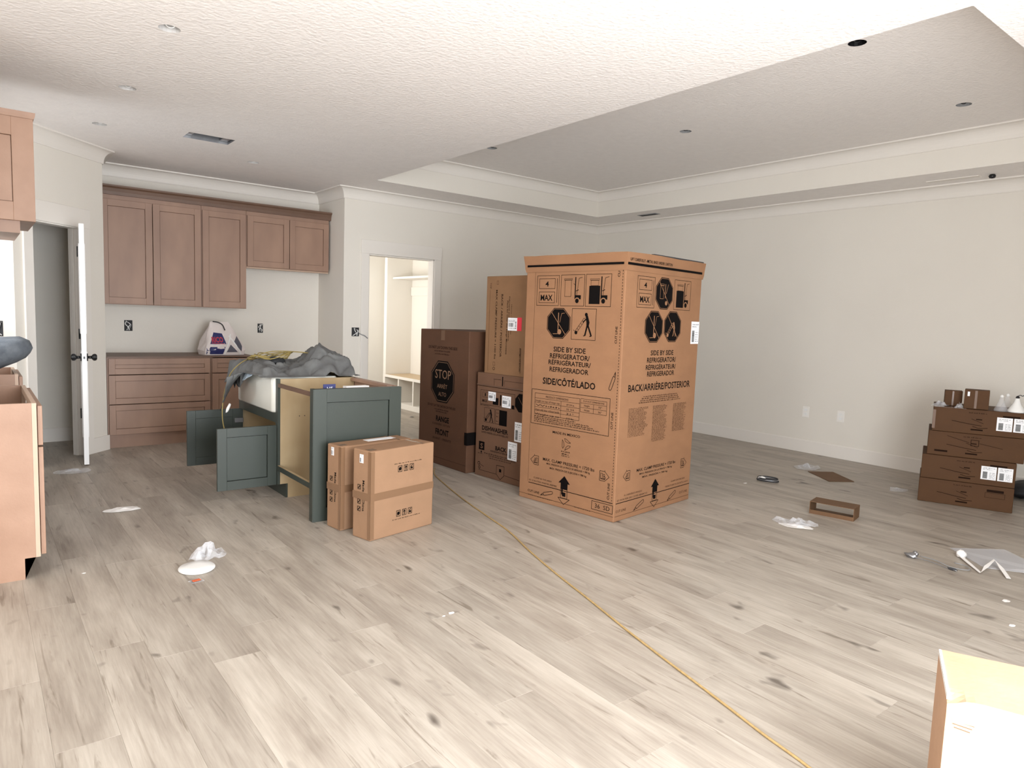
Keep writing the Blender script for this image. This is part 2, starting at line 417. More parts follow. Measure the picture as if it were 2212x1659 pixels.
# mudroom
MX = 5.36
b = MB().box(XCOL+TH, 10.0, 0, MX+.1, 10.12, 2.7).box(MX, YB+TH, 0, MX+.1, 10.0, 2.7).box(2.95, YC+TH, 0, 3.05, 10.12, 2.7).box(3.05, YC+TH, 0, XCOL+TH, YC+TH+.05, 2.7)
b.box(3.05, 10.0, 0, XCOL+TH, 10.12, 2.7); b.box(4.93, 9.36, 0, MX, 9.44, 2.7)
struct(b.build('wall_mudroom', MUDW))
struct(MB().box(XCOL+TH+.002, YB+TH+.001, 2.62, MX+.1, YC+TH, 2.7).box(2.95, YC+TH+.001, 2.62, MX+.1, 10.12, 2.7).build('ceiling_mudroom', MUDW))

# ceiling with tray opening, light holes and vent slots cut into it
cans = [(.827, 3.928), (.834, 5.159), (.828, 6.332), (2.152, 6.817)]
tcans = [(4.193, 2.117), (5.856, 2.116), (5.026, 4.016), (4.184, 5.762)]
vent1 = (1.41, 6.055, 1.765, 6.268); vent2 = (6.80, 5.83, 7.05, 5.95)
def holed(bm, outer, holes, z):
    edges = []
    for lp in [outer]+holes:
        vs = [bm.verts.new((p[0], p[1], z)) for p in lp]
        edges += [bm.edges.new((vs[i], vs[(i+1) % len(vs)])) for i in range(len(vs))]
    bmesh.ops.triangle_fill(bm, use_beauty=True, use_dissolve=False, edges=edges)
rc = lambda a: [(a[0], a[1]), (a[2], a[1]), (a[2], a[3]), (a[0], a[3])]
circ = lambda c, r=.052: [(c[0]+r*math.cos(2*PI*i/16), c[1]+r*math.sin(2*PI*i/16)) for i in range(16)]
bm = bmesh.new()
holed(bm, rc((-3.2, -2.1, XR+.05, YC+.05)), [rc((XL, YN, XT, YF))]+[circ(c) for c in cans]+[rc(vent1)], H)
holed(bm, rc((XL, YN, XT, YF)), [circ(c) for c in tcans], HT)
for f in bm.faces:
    if f.normal.z > 0: f.normal_flip()
me = bpy.data.meshes.new('ceiling'); bm.to_mesh(me); bm.free()
ce = struct(link('ceiling', me, CEIL))
b = MB()
for (x0, y0, x1, y1) in ((XL, YN, XL, YF), (XL, YF, XT, YF), (XT, YF, XT, YN), (XT, YN, XL, YN)):
    b.quad((x0, y0, H), (x1, y1, H), (x1, y1, HT), (x0, y0, HT))
struct(b.build('ceiling_tray', WALL))
struct(MB().box(-3.2, -2.1, 3.45, XR+.1, YC+.1, 3.5).build('roof_deck', DARK))

# mouldings swept along paths (room side on the right-hand of travel when sgn=1)
def sweep(name, path, prof, m, closed=False, sgn=1, parent=None):
    P = [Vector((p[0], p[1])) for p in path]; n = len(P); off = []
    for i in range(n):
        a = P[i]-P[i-1] if (i > 0 or closed) else None
        c = P[(i+1) % n]-P[i] if (i < n-1 or closed) else None
        nn = []
        for d in (a, c):
            if d is not None: d = d.normalized(); nn.append(Vector((d.y, -d.x))*sgn)
        if len(nn) == 1: off.append(nn[0])
        else:
            s_ = nn[0]+nn[1]; off.append(s_*(2/s_.dot(s_)) if s_.length > .01 else nn[0])
    v, f = [], []; K = len(prof)
    for i in range(n):
        for d, z in prof: v.append((P[i].x+off[i].x*d, P[i].y+off[i].y*d, z))
    for i in range(n if closed else n-1):
        j = (i+1) % n
        for k in range(K):
            q = (k+1) % K; f.append((i*K+k, i*K+q, j*K+q, j*K+k))
    if not closed: f.append(tuple(range(K))); f.append(tuple((n-1)*K+k for k in reversed(range(K))))
    me = bpy.data.meshes.new(name); me.from_pydata(v, [], f)
    bm = bmesh.new(); bm.from_mesh(me); bmesh.ops.recalc_face_normals(bm, faces=bm.faces); bm.to_mesh(me); bm.free()
    return link(name, me, m, parent)
def crown(zt, cw=.099, ch=.121):
    pr = [(0, zt), (0, zt-ch), (.010, zt-ch)]
    for i in range(0, 9):
        t = i/8*PI/2; pr.append((.014+(cw-.024)*(1-math.cos(t)), zt-ch+.010+(ch-.024)*math.sin(t)))
    pr += [(cw-.006, zt-.014), (cw, zt-.012), (cw, zt)]
    return pr
struct(sweep('trim_1', [(-.37, RY), (RX, RY), (PX, PY), (PX, YC), (XCOL, YC), (XCOL, YB), (XR, YB), (XR, -2.0)], crown(H), TRIM))
struct(sweep('trim_2', [(XL, YN), (XL, YF), (XT, YF), (XT, YN)], crown(HT), TRIM, closed=True))
BBP = lambda h=.138: [(0, 0), (0, h), (.008, h), (.013, h-.008), (.013, 0)]
struct(sweep('baseboard_right', [(XR, YB-.013), (XR, -2)], BBP(), TRIM))
struct(sweep('baseboard_back', [(4.60, YB), (XR-.013, YB)], BBP(), TRIM))
struct(sweep('baseboard_column', [(XCOL, YC), (XCOL, YB), (3.505, YB)], BBP(), TRIM))
struct(sweep('baseboard_recess', [(2.37, YC), (XCOL-.013, YC)], BBP(), TRIM))
struct(sweep('baseboard_pantry', [(PX-TH-.013, YC), (-.37, YC)], BBP(), TRIM, sgn=-1))
b = MB(); b.obox(dp(s1+.095, 0, 0), D*(DL-s1-.095+.013), N*.013, (0, 0, .138)); struct(b.build('baseboard_diagonal', TRIM))
# casings
b = MB().box(3.515, YB-.018, 0, 3.609, YB, 2.05).box(4.486, YB-.018, 0, 4.58, YB, 2.05).box(3.510, YB-.020, 2.05, 4.585, YB, 2.205)
b.box(3.605, YB, 0, 3.622, YB+TH, 2.05).box(4.473, YB, 0, 4.49, YB+TH, 2.05).box(3.605, YB, 2.035, 4.49, YB+TH, 2.05)
struct(b.build('trim_3', TRIM, bevel=.002))
b = MB()
b.obox(dp(s0-.09, 0, 0), D*.094, N*.018, (0, 0, OH)).obox(dp(s1-.004, 0, 0), D*.094, N*.018, (0, 0, OH)).obox(dp(s0-.095, 0, OH-.005), D*(s1-s0+.19), N*.020, (0, 0, .165))
b.obox(dp(s0, 0, 0), D*.016, -N*.11, (0, 0, OH)).obox(dp(s1-.016, 0, 0), D*.016, -N*.11, (0, 0, OH)).obox(dp(s0, 0, OH-.016), D*(s1-s0), -N*.11, (0, 0, .016))
b.obox(dp(s1-.03, -.05, 0), D*.014, -N*.03, (0, 0, OH))
struct(b.build('trim_4', TRIM, bevel=.002))

# pantry door, swung out towards the camera
hp = Vector((.772, 7.145, 0)); lp = Vector((.728, 6.680, 0)); dd = (lp-hp); DW = dd.length; dd.normalize(); dn = Vector((dd.y, -dd.x, 0))
t = empty('door_1', (hp.x, hp.y, .012)); t['kind'] = 'structure'
def dq(s, n, z): return dd*s+dn*n+Vector((0, 0, z))
b = MB(); b.obox(dq(.004, -.018, 0), dd*(DW-.004), dn*.036, (0, 0, 2.005)); b.build('door_slab', DOORW, t, bevel=.0015)
for sgn in (1, -1):
    b = MB()
    for z0, z1 in ((.22, .95), (1.10, 1.85)):
        st = dq(.09, sgn*.018, z0)
        for a, L_, hh in ((dq(.09, sgn*.0175, z0), dd*(DW-.18), .02), (dq(.09, sgn*.0175, z1-.02), dd*(DW-.18), .02)): b.obox(a, L_, dn*sgn*.006, (0, 0, hh))
        for s_ in (.09, DW-.11): b.obox(dq(s_, sgn*.0175, z0+.02), dd*.02, dn*sgn*.006, (0, 0, z1-z0-.04))
    b.build('door_moulding', DOORW, t)
for sgn in (1, -1):
    b = MB(); c0 = dq(DW-.062, sgn*.018, .905)
    b.cyl(c0, c0+dn*sgn*.009, .032, seg=16); b.cyl(c0+dn*sgn*.009, c0+dn*sgn*.035, .011, .013, seg=12)
    pr = [(.013, .035), (.026, .045), (.030, .056), (.027, .068), (.016, .075)]
    for (ra, za), (rb, zb) in zip(pr, pr[1:]): b.cyl(c0+dn*sgn*za, c0+dn*sgn*zb, ra, rb, seg=16)
    b.build('door_knob', BLACK, t, smooth=True)
b = MB(); b.obox(dq(DW-.0005, -.013, .875), dd*.0015, dn*.026, (0, 0, .06)); pl = b.build('latch_plate', METAL, t)
MB().obox(dq(DW, -.006, .895), dd*.010, dn*.012, (0, 0, .02)).build('latch_bolt', BLACK, t)
for z in (.33, 1.04, 1.76):
    b = MB(); c = dq(-.006, .024, z); b.cyl(c, c+Vector((0, 0, .09)), .008, seg=10); b.obox(dq(0, .018, z), dd*.03, dn*.003, (0, 0, .09)); b.obox(dq(-.004, .02, z), D*.03, -dd*.003, (0, 0, .09)); b.build('hinge', BLACK, t)

# ceiling fittings
CANL = mat('can_housing_white', srgb(196, 192, 188), .5)
def can_fit(name, c, z, lab, grp, col=DARK, wires=False):
    t = empty(name, (c[0], c[1], z), 0, lab, 'light fixture', grp)
    b = MB(); n = 16; r = .052
    for i in range(n):
        a0, a1 = 2*PI*i/n, 2*PI*(i+1)/n
        b.quad((r*math.cos(a0), r*math.sin(a0), 0), (r*math.cos(a1), r*math.sin(a1), 0), (r*math.cos(a1), r*math.sin(a1), .09), (r*math.cos(a0), r*math.sin(a0), .09))
    b.quad(*[(r*math.cos(2*PI*i/n), r*math.sin(2*PI*i/n), .09) for i in range(n)])
    b.build('can_housing', col, t)
    b = MB(); b.box(-.02, -.012, .03, .022, .014, .06); b.build('junction_box', METAL, t)
    tube('wire', [(-.03, 0, .07), (-.01, .02, .02), (.02, .0, .012), (.035, -.02, .05)], .003, BLACK if wires else WHITEP, t, 6, 4)
    return t
L1 = ['round light hole in the flat ceiling, nearest the camera and large', 'round light hole in the flat ceiling, second from the camera', 'round light hole in the flat ceiling beside the pantry wall crown', 'small round light hole in the flat ceiling beyond the long vent']
for c, l in zip(cans, L1): can_fit('recessed_light', c, H, l, 'light holes in the flat ceiling', CANL)
L2 = ['black wired light hole near the near edge of the tray ceiling', 'light hole in the tray ceiling at far right of the picture', 'light hole in the middle of the tray ceiling above the refrigerator box', 'light hole in the tray ceiling peeking over the left rim']
for c, l in zip(tcans, L2): can_fit('recessed_light', c, HT, l, 'light holes in the tray ceiling', BLACK if c == tcans[0] else GREY, True)
t = empty('ceiling_vent', (vent1[0], vent1[1], H), 0, 'long open duct slot without grille in the flat ceiling above the kitchen', 'vent')
b = MB(); X, Y = vent1[2]-vent1[0], vent1[3]-vent1[1]
b.quad((0, 0, 0), (X, 0, 0), (X, 0, .1), (0, 0, .1)); b.quad((0, Y, 0), (X, Y, 0), (X, Y, .1), (0, Y, .1)); b.quad((0, 0, 0), (0, Y, 0), (0, Y, .1), (0, 0, .1)); b.quad((X, 0, 0), (X, Y, 0), (X, Y, .1), (X, 0, .1)); b.quad((0, 0, .1), (X, 0, .1), (X, Y, .1), (0, Y, .1))
b.build('duct_boot', METAL, t)
MB().box(.008, .02, .02, .06, Y-.02, .028).build('mounting_tab', METAL, t)
MB().box(X-.07, .02, .02, X-.01, Y-.02, .028).build('mounting_tab', METAL, t)
t = empty('small_ceiling_vent', (6.86, 5.85, H), 0, 'thin dark register on the ceiling border beside the right wall crown', 'vent')
MB().box(-.04, 0, -.006, .06, .30, 0).build('register_frame', GREY, t)
MB().box(-.02, .02, -.009, .04, .28, -.006).build('register_slats', DARK, t)
t = empty('smoke_alarm_base', (6.99, 2.36, H), 0, 'pale strip plate with black wire end on the ceiling border', 'alarm')
MB().box(-.05, -.02, -.006, .02, .40, 0).build('mounting_plate', TRIM, t)
MB().lathe([(.002, -.035), (.022, -.03), (.028, -.015), (.02, 0)], (0, -.11, 0)).build('wire_knob', BLACK, t, smooth=True)

# wall boxes
def outlet_box(c, ud, nd, w_, h_, lab, seed, gang=1):
    t = empty('outlet_box', c, 0, lab, 'outlet'); ud, nd = Vector(ud), Vector(nd); zz = Vector((0, 0, 1)); R = random.Random(seed)
    MB().obox(-ud*w_/2-zz*h_/2, ud*w_, nd*.003, zz*h_).build('box_cavity', DARK, t)
    for i in range(4):
        a = [ud*R.uniform(-w_*.4, w_*.4)+nd*R.uniform(.006, .014)+zz*(h_*(.42-.28*k)) for k in range(4)]
        tube('wire', a, .0045, [WHITEP, METAL, BLACK, WHITEP][i], t, 6, 4)
    return t
outlet_box((1.268, YC, 1.156), (1, 0, 0), (0, -1, 0), .075, .11, 'open outlet box with wires above the drawers, left of the sack', 1)
outlet_box((2.61, YC, 1.154), (1, 0, 0), (0, -1, 0), .06, .105, 'open outlet box with wires under the short cabinets, right of the sack', 2)
outlet_box((3.455, YB, 1.152), (1, 0, 0), (0, -1, 0), .09, .10, 'square open switch box beside the bright doorway', 3)
outlet_box((.160, RY, 1.150), (1, 0, 0), (0, -1, 0), .06, .12, 'open outlet box cut by the left picture edge', 4)
for yy, l in ((3.915, 'white duplex receptacle on the right wall, nearer the refrigerator box'), (3.525, 'white duplex receptacle on the right wall, farther from the refrigerator box')):
    t = empty('wall_receptacle', (XR, yy, .452), 0, l, 'outlet', 'receptacles on the right wall')
    MB().box(-.006, -.038, -.06, 0, .038, .06).build('cover_plate', RECPT, t, bevel=.002)
    for z in (-.022, .022): MB().box(-.008, -.017, z-.014, -.005, .017, z+.014).build('socket', WHITEP, t, bevel=.003)
# torn wallboard streak by the switch box
tag(tube('cable_stub', [(3.50, YB-.006, 1.135), (3.53, YB-.02, 1.12), (3.56, YB-.022, 1.11), (3.60, YB-.024, 1.08)], .006, GREY), 'short grey cable end poking out beside the square switch box', 'cable')

# ------------------------------------------------------------------ cabinets
def shaker(name, parent, org, ud, nd, w_, h_, m, t_=.020, fr=.062, rec=.010, vd=(0, 0, 1)):
    """a shaker front: frame with a recessed panel; org = lower left corner on the carcass face, nd = outwards"""
    org, ud, nd, vd = map(Vector, (org, ud, nd, vd)); o = MB()
    def q(u, v, n): return org+ud*u+vd*v+nd*n
    def bar(u0, v0, u1, v1, n0=0, n1=t_): o.obox(q(u0, v0, n0), ud*(u1-u0), nd*(n1-n0), vd*(v1-v0))
    bar(0, 0, fr, h_); bar(w_-fr, 0, w_, h_); bar(fr, 0, w_-fr, fr); bar(fr, h_-fr, w_-fr, h_); bar(fr, fr, w_-fr, h_-fr, 0, .0012)
    d = o.build(name, m, parent, bevel=.0012)
    g_ = .0035; p = MB(); p.obox(q(fr+g_, fr+g_, .0014), ud*(w_-2*fr-2*g_), nd*(t_-rec-.0014), vd*(h_-2*fr-2*g_)); p.build('door_panel' if name == 'door' else 'front_panel', m, d)
    return d
FX, FN = (1, 0, 0), (0, -1, 0)
# pantry wall uppers
yf = YC-.33
def upper(x0, x1, z0, z1, doors, lab, cat='cabinet'):
    t = empty('wall_cabinet', (x0, yf, z0), 0, lab, cat, 'wall cabinets over the drawer base')
    w_ = x1-x0; h_ = z1-z0
    b = MB().box(0, .0, 0, .018, .33, h_).box(w_-.018, 0, 0, w_, .33, h_).box(.018, 0, 0, w_-.018, .33, .018).box(.018, 0, h_-.018, w_-.018, .33, h_).box(.018, .31, .018, w_-.018, .33, h_-.018)
    b.build('carcass', BROWN, t)
    b = MB().box(.0, -.002, 0, .03, -.0002, h_).box(w_-.03, -.002, 0, w_, -.0002, h_).box(.03, -.002, h_-.10, w_-.03, -.0002, h_).box(.03, -.002, 0, w_-.03, -.0002, .03); b.build('face_frame', BROWN, t)
    dw = (w_-.012-.006*(doors-1))/doors
    for i in range(doors): shaker('door', t, (.006+i*(dw+.006), -.0022, .006), FX, FN, dw, h_-.075, BROWN)
    return t
upper(.985, 1.897, 1.37, 2.44, 2, 'tall two-door brown wall cabinet against the pantry corner')
upper(1.900, 2.352, 1.37, 2.44, 1, 'tall single-door brown wall cabinet in the middle of the row')
upper(2.355, 3.285, 1.825, 2.44, 2, 'short two-door brown wall cabinet at the right end of the row')
t = tag(sweep('moulding_strip', [(.98, yf), (3.287, yf), (3.287, YC)], [(0, 2.44), (-.0, 2.415), (.024, 2.415), (.026, 2.445), (.036, 2.475), (.052, 2.490), (.052, 2.505), (0, 2.505)], BROWND), 'brown crown moulding running along the top of the wall cabinets', 'moulding')
t = empty('cabinet_light_rail', (2.355, yf, 1.80), 0, 'thin pale rail under the short wall cabinet', 'rail'); MB().box(.0, -.0, .010, .93, .02, .024).build('rail_strip', TANE, t)
# base drawers
yb = YC-.61
t = empty('drawer_base_cabinet', (.985, yb, 0), 0, 'brown three-drawer base cabinet under the wall cabinets by the pantry corner', 'cabinet')
W3 = .925
MB().box(0, 0, .0, .018, .60, .865).box(W3-.018, 0, 0, W3, .60, .865).box(.018, .0, .105, W3-.018, .60, .125).box(.018, .58, .125, W3-.018, .60, .865).box(.018, 0, .82, W3-.018, .59, .865).build('carcass', BROWN, t)
MB().box(.018, .012, 0, W3-.018, .03, .105).build('toe_kick', BROWN, t)
for z0, z1 in ((.128, .415), (.422, .698), (.706, .856)):
    d = shaker('drawer', t, (.012, -.002, z0), FX, FN, W3-.02, z1-z0, BROWN, fr=.055)
MB().box(-.004, -.02, .865, W3+.002, .60, .878).build('top_deck', BROWND, t)
t = empty('narrow_base_cabinet', (1.913, yb, 0), 0, 'narrow brown base cabinet with the sack on top, right of the drawers', 'cabinet')
W3 = .44
MB().box(0, 0, .0, .018, .60, .865).box(W3-.018, 0, 0, W3, .60, .865).box(.018, .0, .105, W3-.018, .60, .125).box(.018, .58, .125, W3-.018, .60, .865).build('carcass', BROWN, t)
MB().box(.018, .012, 0, W3-.018, .03, .105).build('toe_kick', BROWN, t)
shaker('drawer', t, (.008, -.002, .706), FX, FN, W3-.016, .15, BROWN, fr=.05)
shaker('door', t, (.008, -.002, .128), FX, FN, W3-.016, .57, BROWN)
MB().box(0, -.02, .865, W3+.004, .60, .877).build('top_deck', BROWND, t)

# left run: open-topped base cabinets, side towards the camera
def prism_panel(ya, w_, t):
    o = [(0, 0), (w_-.065, 0), (w_-.065, .105), (w_-.02, .105), (w_-.02, .876), (0, .876)]; n = 6
    b = MB(); b.v = [(x_, ya, z) for x_, z in o]+[(x_, ya+.018, z) for x_, z in o]
    b.f = [(0, 1, 2, 3), (0, 3, 4, 5), (9, 8, 7, 6), (11, 10, 9, 6)]+[(i, n+i, n+(i+1) % n, (i+1) % n) for i in range(n)]; b.mi = [0]*len(b.f)
    b.build('side_panel', TAN, t)
def left_base(y0, y1, lab, xf=.235):
    t = empty('base_cabinet', (-.36, y0, 0), 0, lab, 'cabinet', 'open-topped base cabinets on the left'); L = y1-y0; w_ = xf+.36
    for ya in (0, L-.018): prism_panel(ya, w_, t)
    MB().box(0, .018, .10, w_-.02, L-.018, .118).box(0, .018, .118, .012, L-.018, .876).box(.012, .018, .80, .10, L-.018, .82).build('interior_box', BIRCH, t)
    MB().box(w_-.0195, -.001, .105, w_, .04, .876).box(w_-.0195, L-.04, .105, w_, L+.001, .876).box(w_-.0195, .04, .84, w_, L-.04, .876).box(w_-.0195, .04, .105, w_, L-.04, .14).build('face_frame', TANE, t)
    MB().box(w_-.083, .018, 0, w_-.066, L-.018, .105).build('toe_kick', TAN, t)
    for z0, z1, n in ((.112, .655, 'door'), (.665, .860, 'drawer')):
        k = shaker(n, t, (w_+.004, .012, z0), (0, 1, 0), (1, 0, 0), L-.024, z1-z0, TAN, fr=.055)
    return t
left_base(4.04, 4.94, 'orange-brown open-topped base cabinet nearest the camera at the left picture edge')
left_base(5.66, 6.30, 'orange-brown open-topped base cabinet below the grey foam pad')
# hood cabinet, upper left
t = empty('range_hood_cabinet', (-.36, 4.98, 1.765), 0, 'orange-brown deep wall cabinet with framed end panel at upper left edge', 'cabinet')
MB().box(0, .02, .07, .655, .72, .655).build('carcass', TAN, t)
shaker('end_panel', t, (0.0, .0195, .07), (1, 0, 0), (0, -1, 0), .675, .585, TAN, fr=.105)
MB().box(.655, .0, .07, .675, .72, .655).build('front_board', TAN, t)
MB().box(0, .03, 0, .60, .71, .07).build('hood_skirt', BROWN, t)
sweep('hood_crown', [(0, 0), (.675, 0), (.675, .72)], [(0, .655), (.004, .655), (.010, .672), (.012, .690), (0, .690)], TAN, parent=t)
MB().box(.0, 0.0, .655, .675, .72, .672).build('top_board', TAN, t)
# foam pad lying on the far left cabinet
def blob(name, c, r, m, seed, amp=.12, parent=None, rot=(0, 0, 0), sub=3, freq=1.6):
    bm = bmesh.new(); bmesh.ops.create_icosphere(bm, subdivisions=sub, radius=1)
    for v in bm.verts:
        n = noise.fractal(v.co*freq+Vector((seed, 0, 0)), 1, 2, 3); v.co *= 1+amp*n
        v.co = Vector((v.co.x*r[0], v.co.y*r[1], v.co.z*r[2]))
    bmesh.ops.rotate(bm, verts=bm.verts, cent=(0, 0, 0), matrix=(Matrix.Rotation(rot[2], 3, 'Z') @ Matrix.Rotation(rot[1], 3, 'Y') @ Matrix.Rotation(rot[0], 3, 'X')))
    bmesh.ops.translate(bm, verts=bm.verts, vec=c)
    me = bpy.data.meshes.new(name); bm.to_mesh(me); bm.free(); return link(name, me, m, parent, True)
tag(blob('foam_pad', (.10, 5.92, .990), (.25, .17, .105), FOAM, 3, .08, rot=(0, -.34, 0)), 'dark grey rounded foam pad on the far left base cabinet', 'pad')

# ------------------------------------------------------------------ sack on the narrow cabinet
t = empty('sack', (2.085, 7.66, .878), .15, 'white folded sack with navy and red print on the brown base cabinet', 'bag')
rings = [(0, .215, .12, 0), (.05, .225, .13, 0), (.13, .195, .115, .0), (.22, .155, .075, -.01), (.29, .125, .035, -.015), (.330, .105, .014, -.02), (.345, .095, .005, -.022)]
V, Fc = [], []; S = 28
for k, (z, a, c, dx) in enumerate(rings):
    for i in range(S):
        th = 2*PI*i/S; ca, sa = math.cos(th), math.sin(th); e = .45
        x_ = math.copysign(abs(ca)**e, ca)*a; y_ = math.copysign(abs(sa)**e, sa)*c
        q = Vector((x_, y_, z)); n_ = noise.noise(q*11)*.018+noise.noise(q*30)*.006
        V.append((x_*(1+n_*4)+dx, y_*(1+n_*3), max(0, z+(n_*.8 if k else 0))))
for k in range(len(rings)-1):
    for i in range(S):
        j = (i+1) % S; Fc.append((k*S+i, k*S+j, (k+1)*S+j, (k+1)*S+i))
Fc.append(tuple(reversed(range(S)))); Fc.append(tuple((len(rings)-1)*S+i for i in range(S)))
me = bpy.data.meshes.new('sack_body'); me.from_pydata(V, [], Fc); link('sack_body', me, SACK, t)
from mathutils.bvhtree import BVHTree
bvh = BVHTree.FromPolygons([Vector(v) for v in V], Fc)
def drape(o, cuts=3, off=.0035):
    bm = bmesh.new(); bm.from_mesh(o.data); bmesh.ops.triangulate(bm, faces=bm.faces)
    bmesh.ops.subdivide_edges(bm, edges=bm.edges, cuts=cuts, use_grid_fill=True)
    for v in bm.verts:
        h_ = bvh.ray_cast(Vector((v.co.x, -1, v.co.z)), Vector((0, 1, 0)))
        v.co.y = (h_[0].y if h_[0] is not None else 0)-off-v.co.y*-1*0
    bm.to_mesh(o.data); bm.free()
SH = mat('sack_painted_shadow', srgb(88, 86, 98), .6)
def sp(name, mats, fn, off):
    P = Print(); fn(P); o = P.build(name, mats, t, (0, 0, 0), (1, 0, 0), (0, -1, 0)); drape(o, 3, off); return o
sp('navy_print', [NAVY], lambda P: (P.poly([(-.20, .01), (-.04, .01), (-.01, .085), (-.195, .085)]), P.poly([(-.165, .115), (.0, .115), (-.03, .225), (-.115, .235)])), .003)
sp('painted_shadow', [SH], lambda P: (P.poly([(.045, .11), (.0, .03), (.12, .03)]), P.poly([(.075, .13), (.165, .035), (.175, .09), (.13, .20)])), .003)  # shadow painted on the sack front as dark grey shapes
sp('sack_lettering', [REDP], lambda P: (P.text('RICO', -.145, -.03, .135, .055, bold=.04), P.line((-.15, .125), (-.02, .118), .006)), .005)
sp('sack_seam', [WHITEP], lambda P: (P.poly([(-.03, .01), (-.015, .01), (.07, .22), (.055, .22)]), P.poly([(.165, .01), (.15, .01), (.03, .20), (.045, .205)])), .006)
tube('sack_tie', [(-.10, -.02, .348), (-.05, -.03, .340), (-.01, -.045, .315), (.0, -.085, .26)], .006, DARK, t, 6, 4)

# ------------------------------------------------------------------ island
XI = 1.715
ISL = 'unfinished green kitchen island'
t = empty('sink_base_cabinet', (XI, 4.885, 0), 0, 'green sink base cabinet with two open doors and raw plywood side', 'cabinet')
Y2 = .915; DX = .59
v = MB()
v.box(.018, 0, .105, DX, .018, .876).box(.075, 0, 0, DX, .018, .105); v.build('side_panel', BIRCH, t)
v = MB(); v.box(.018, Y2-.018, .105, DX, Y2, .876).box(.075, Y2-.018, 0, DX, Y2, .105).box(DX-.012, .018, .105, DX, Y2-.018, .876).box(.018, .018, .105, DX-.012, Y2-.018, .123); v.build('interior_box', BIRCH, t)
MB().box(0, -.001, .105, .018, .045, .876).box(0, Y2-.045, .105, .018, Y2, .876).box(0, .045, .555, .018, Y2-.045, .628).box(0, .045, .105, .018, Y2-.045, .135).build('face_frame', GREEN, t)
MB().box(.062, .0, 0, .075, Y2, .105).build('toe_kick', GREEN, t)
for u_ in (.16, .20): MB().cyl((u_, -.0005, .60), (u_, .002, .60), .004, seg=8).build('screw_hole', DARK, t)
d1 = shaker('door', t, (.0, .045, .098), (-1, 0, 0), (0, -1, 0), .41, .44, GREEN, fr=.064)
d2 = shaker('door', t, (-.41, Y2-.045, .115), (1, 0, 0), (0, 1, 0), .41, .44, GREEN, fr=.064)
for d, yy, zz_ in ((d1, .05, (.18, .45)), (d2, Y2-.05, (.20, .46))):
    for z_ in zz_: MB().box(-.05, yy-.004, z_-.02, .02, yy+.006, z_+.02).build('hinge', METAL, d, bevel=.003)
# farmhouse sink
t = empty('farmhouse_sink', (XI-.025, 4.93, .628), 0, 'white apron-front farmhouse sink set in the green island cabinet', 'sink')
bm = bmesh.new(); LX, LY, LZ = .50, .83, .255
def ringv(x0, y0, x1, y1, z, r=.03, n=5):
    out = []
    for cx_, cy_, a0 in ((x1-r, y1-r, 0), (x0+r, y1-r, PI/2), (x0+r, y0+r, PI), (x1-r, y0+r, 1.5*PI)):
        for i in range(n): a_ = a0+PI/2*i/(n-1); out.append(bm.verts.new((cx_+r*math.cos(a_), cy_+r*math.sin(a_), z)))
    return out
rs = [ringv(.008, .008, LX-.008, LY-.008, 0, .03), ringv(0, 0, LX, LY, .012, .032), ringv(0, 0, LX, LY, LZ-.01, .032), ringv(.006, .006, LX-.006, LY-.006, LZ, .03),
      ringv(.024, .024, LX-.024, LY-.024, LZ, .03), ringv(.03, .03, LX-.03, LY-.03, LZ-.01, .03), ringv(.045, .045, LX-.045, LY-.045, .035, .04)]
for a, c in zip(rs, rs[1:]):
    for i in range(len(a)): j = (i+1) % len(a); bm.faces.new((a[i], a[j], c[j], c[i]))
bm.faces.new(list(reversed(rs[0]))); bm.faces.new(rs[-1])
me = bpy.data.meshes.new('basin'); bm.to_mesh(me); bm.free(); link('basin', me, SINK, t, True)
MB().cyl((.25, .41, .0355), (.25, .41, .039), .045, seg=16).build('drain', METAL, t)
# rails that bridge the dishwasher bay, and the end panel
t = empty('island_end_panel', (1.706, 4.192, 0), -.03, 'dark green shaker end panel of the island behind the two flat cartons', 'panel')
shaker('end_door', t, (0, .055, 0), (1, 0, 0), (0, -1, 0), .622, .872, GREEN, t_=.045, fr=.088, rec=.014)
MB().box(-.004, .012, .0, .018, .068, .872).build('filler_strip', GREEN, t, bevel=.001)
MB().box(.02, .057, .79, .60, .14, .81).build('back_cleat', BIRCH, t)
t = empty('bay_rail', (XI, 4.262, .818), 0, 'brown top rail across the open dishwasher bay', 'rail', 'rails across the dishwasher bay'); MB().box(0, 0, 0, .02, .622, .026).build('rail_board', BROWND, t)
t = empty('bay_rail', (XI, 4.262, .208), 0, 'green lower rail across the open dishwasher bay', 'rail', 'rails across the dishwasher bay'); MB().box(0, 0, 0, .02, .622, .036).build('rail_board', GREEN, t); MB().box(.001, 0, .036, .019, .622, .038).build('raw_edge', BIRCH, t)
t = empty('island_back_panel', (2.31, 4.245, 0), 0, 'brown backing panel along the rear of the island', 'panel')
MB().box(0, 0, 0, .016, 1.56, .874).build('back_board', BROWN, t); MB().box(-.04, .04, .852, 0, .62, .874).build('top_cleat', BROWN, t)
# card and paper on the cleat
t = empty('navy_card', (1.80, 4.275, .81), .0, 'small navy card with white swoosh mark on the island end panel', 'card')
MB().box(0, 0, 0, .085, .006, .085).build('card_sheet', NAVY, t)
P = Print(); P.text('H5', .025, .065, .048, .020, bold=.02); P.fill(.01, .042, .07, .047); P.build('card_print', [INKW], t, (0, 0, 0), (1, 0, 0), (0, -1, 0))
t = empty('folded_leaflet', (1.96, 4.27, .81), .05, 'cream folded paper lying just inside the island end panel', 'paper'); MB().box(0, 0, 0, .17, .05, .066).build('paper_stack', PAPER, t)

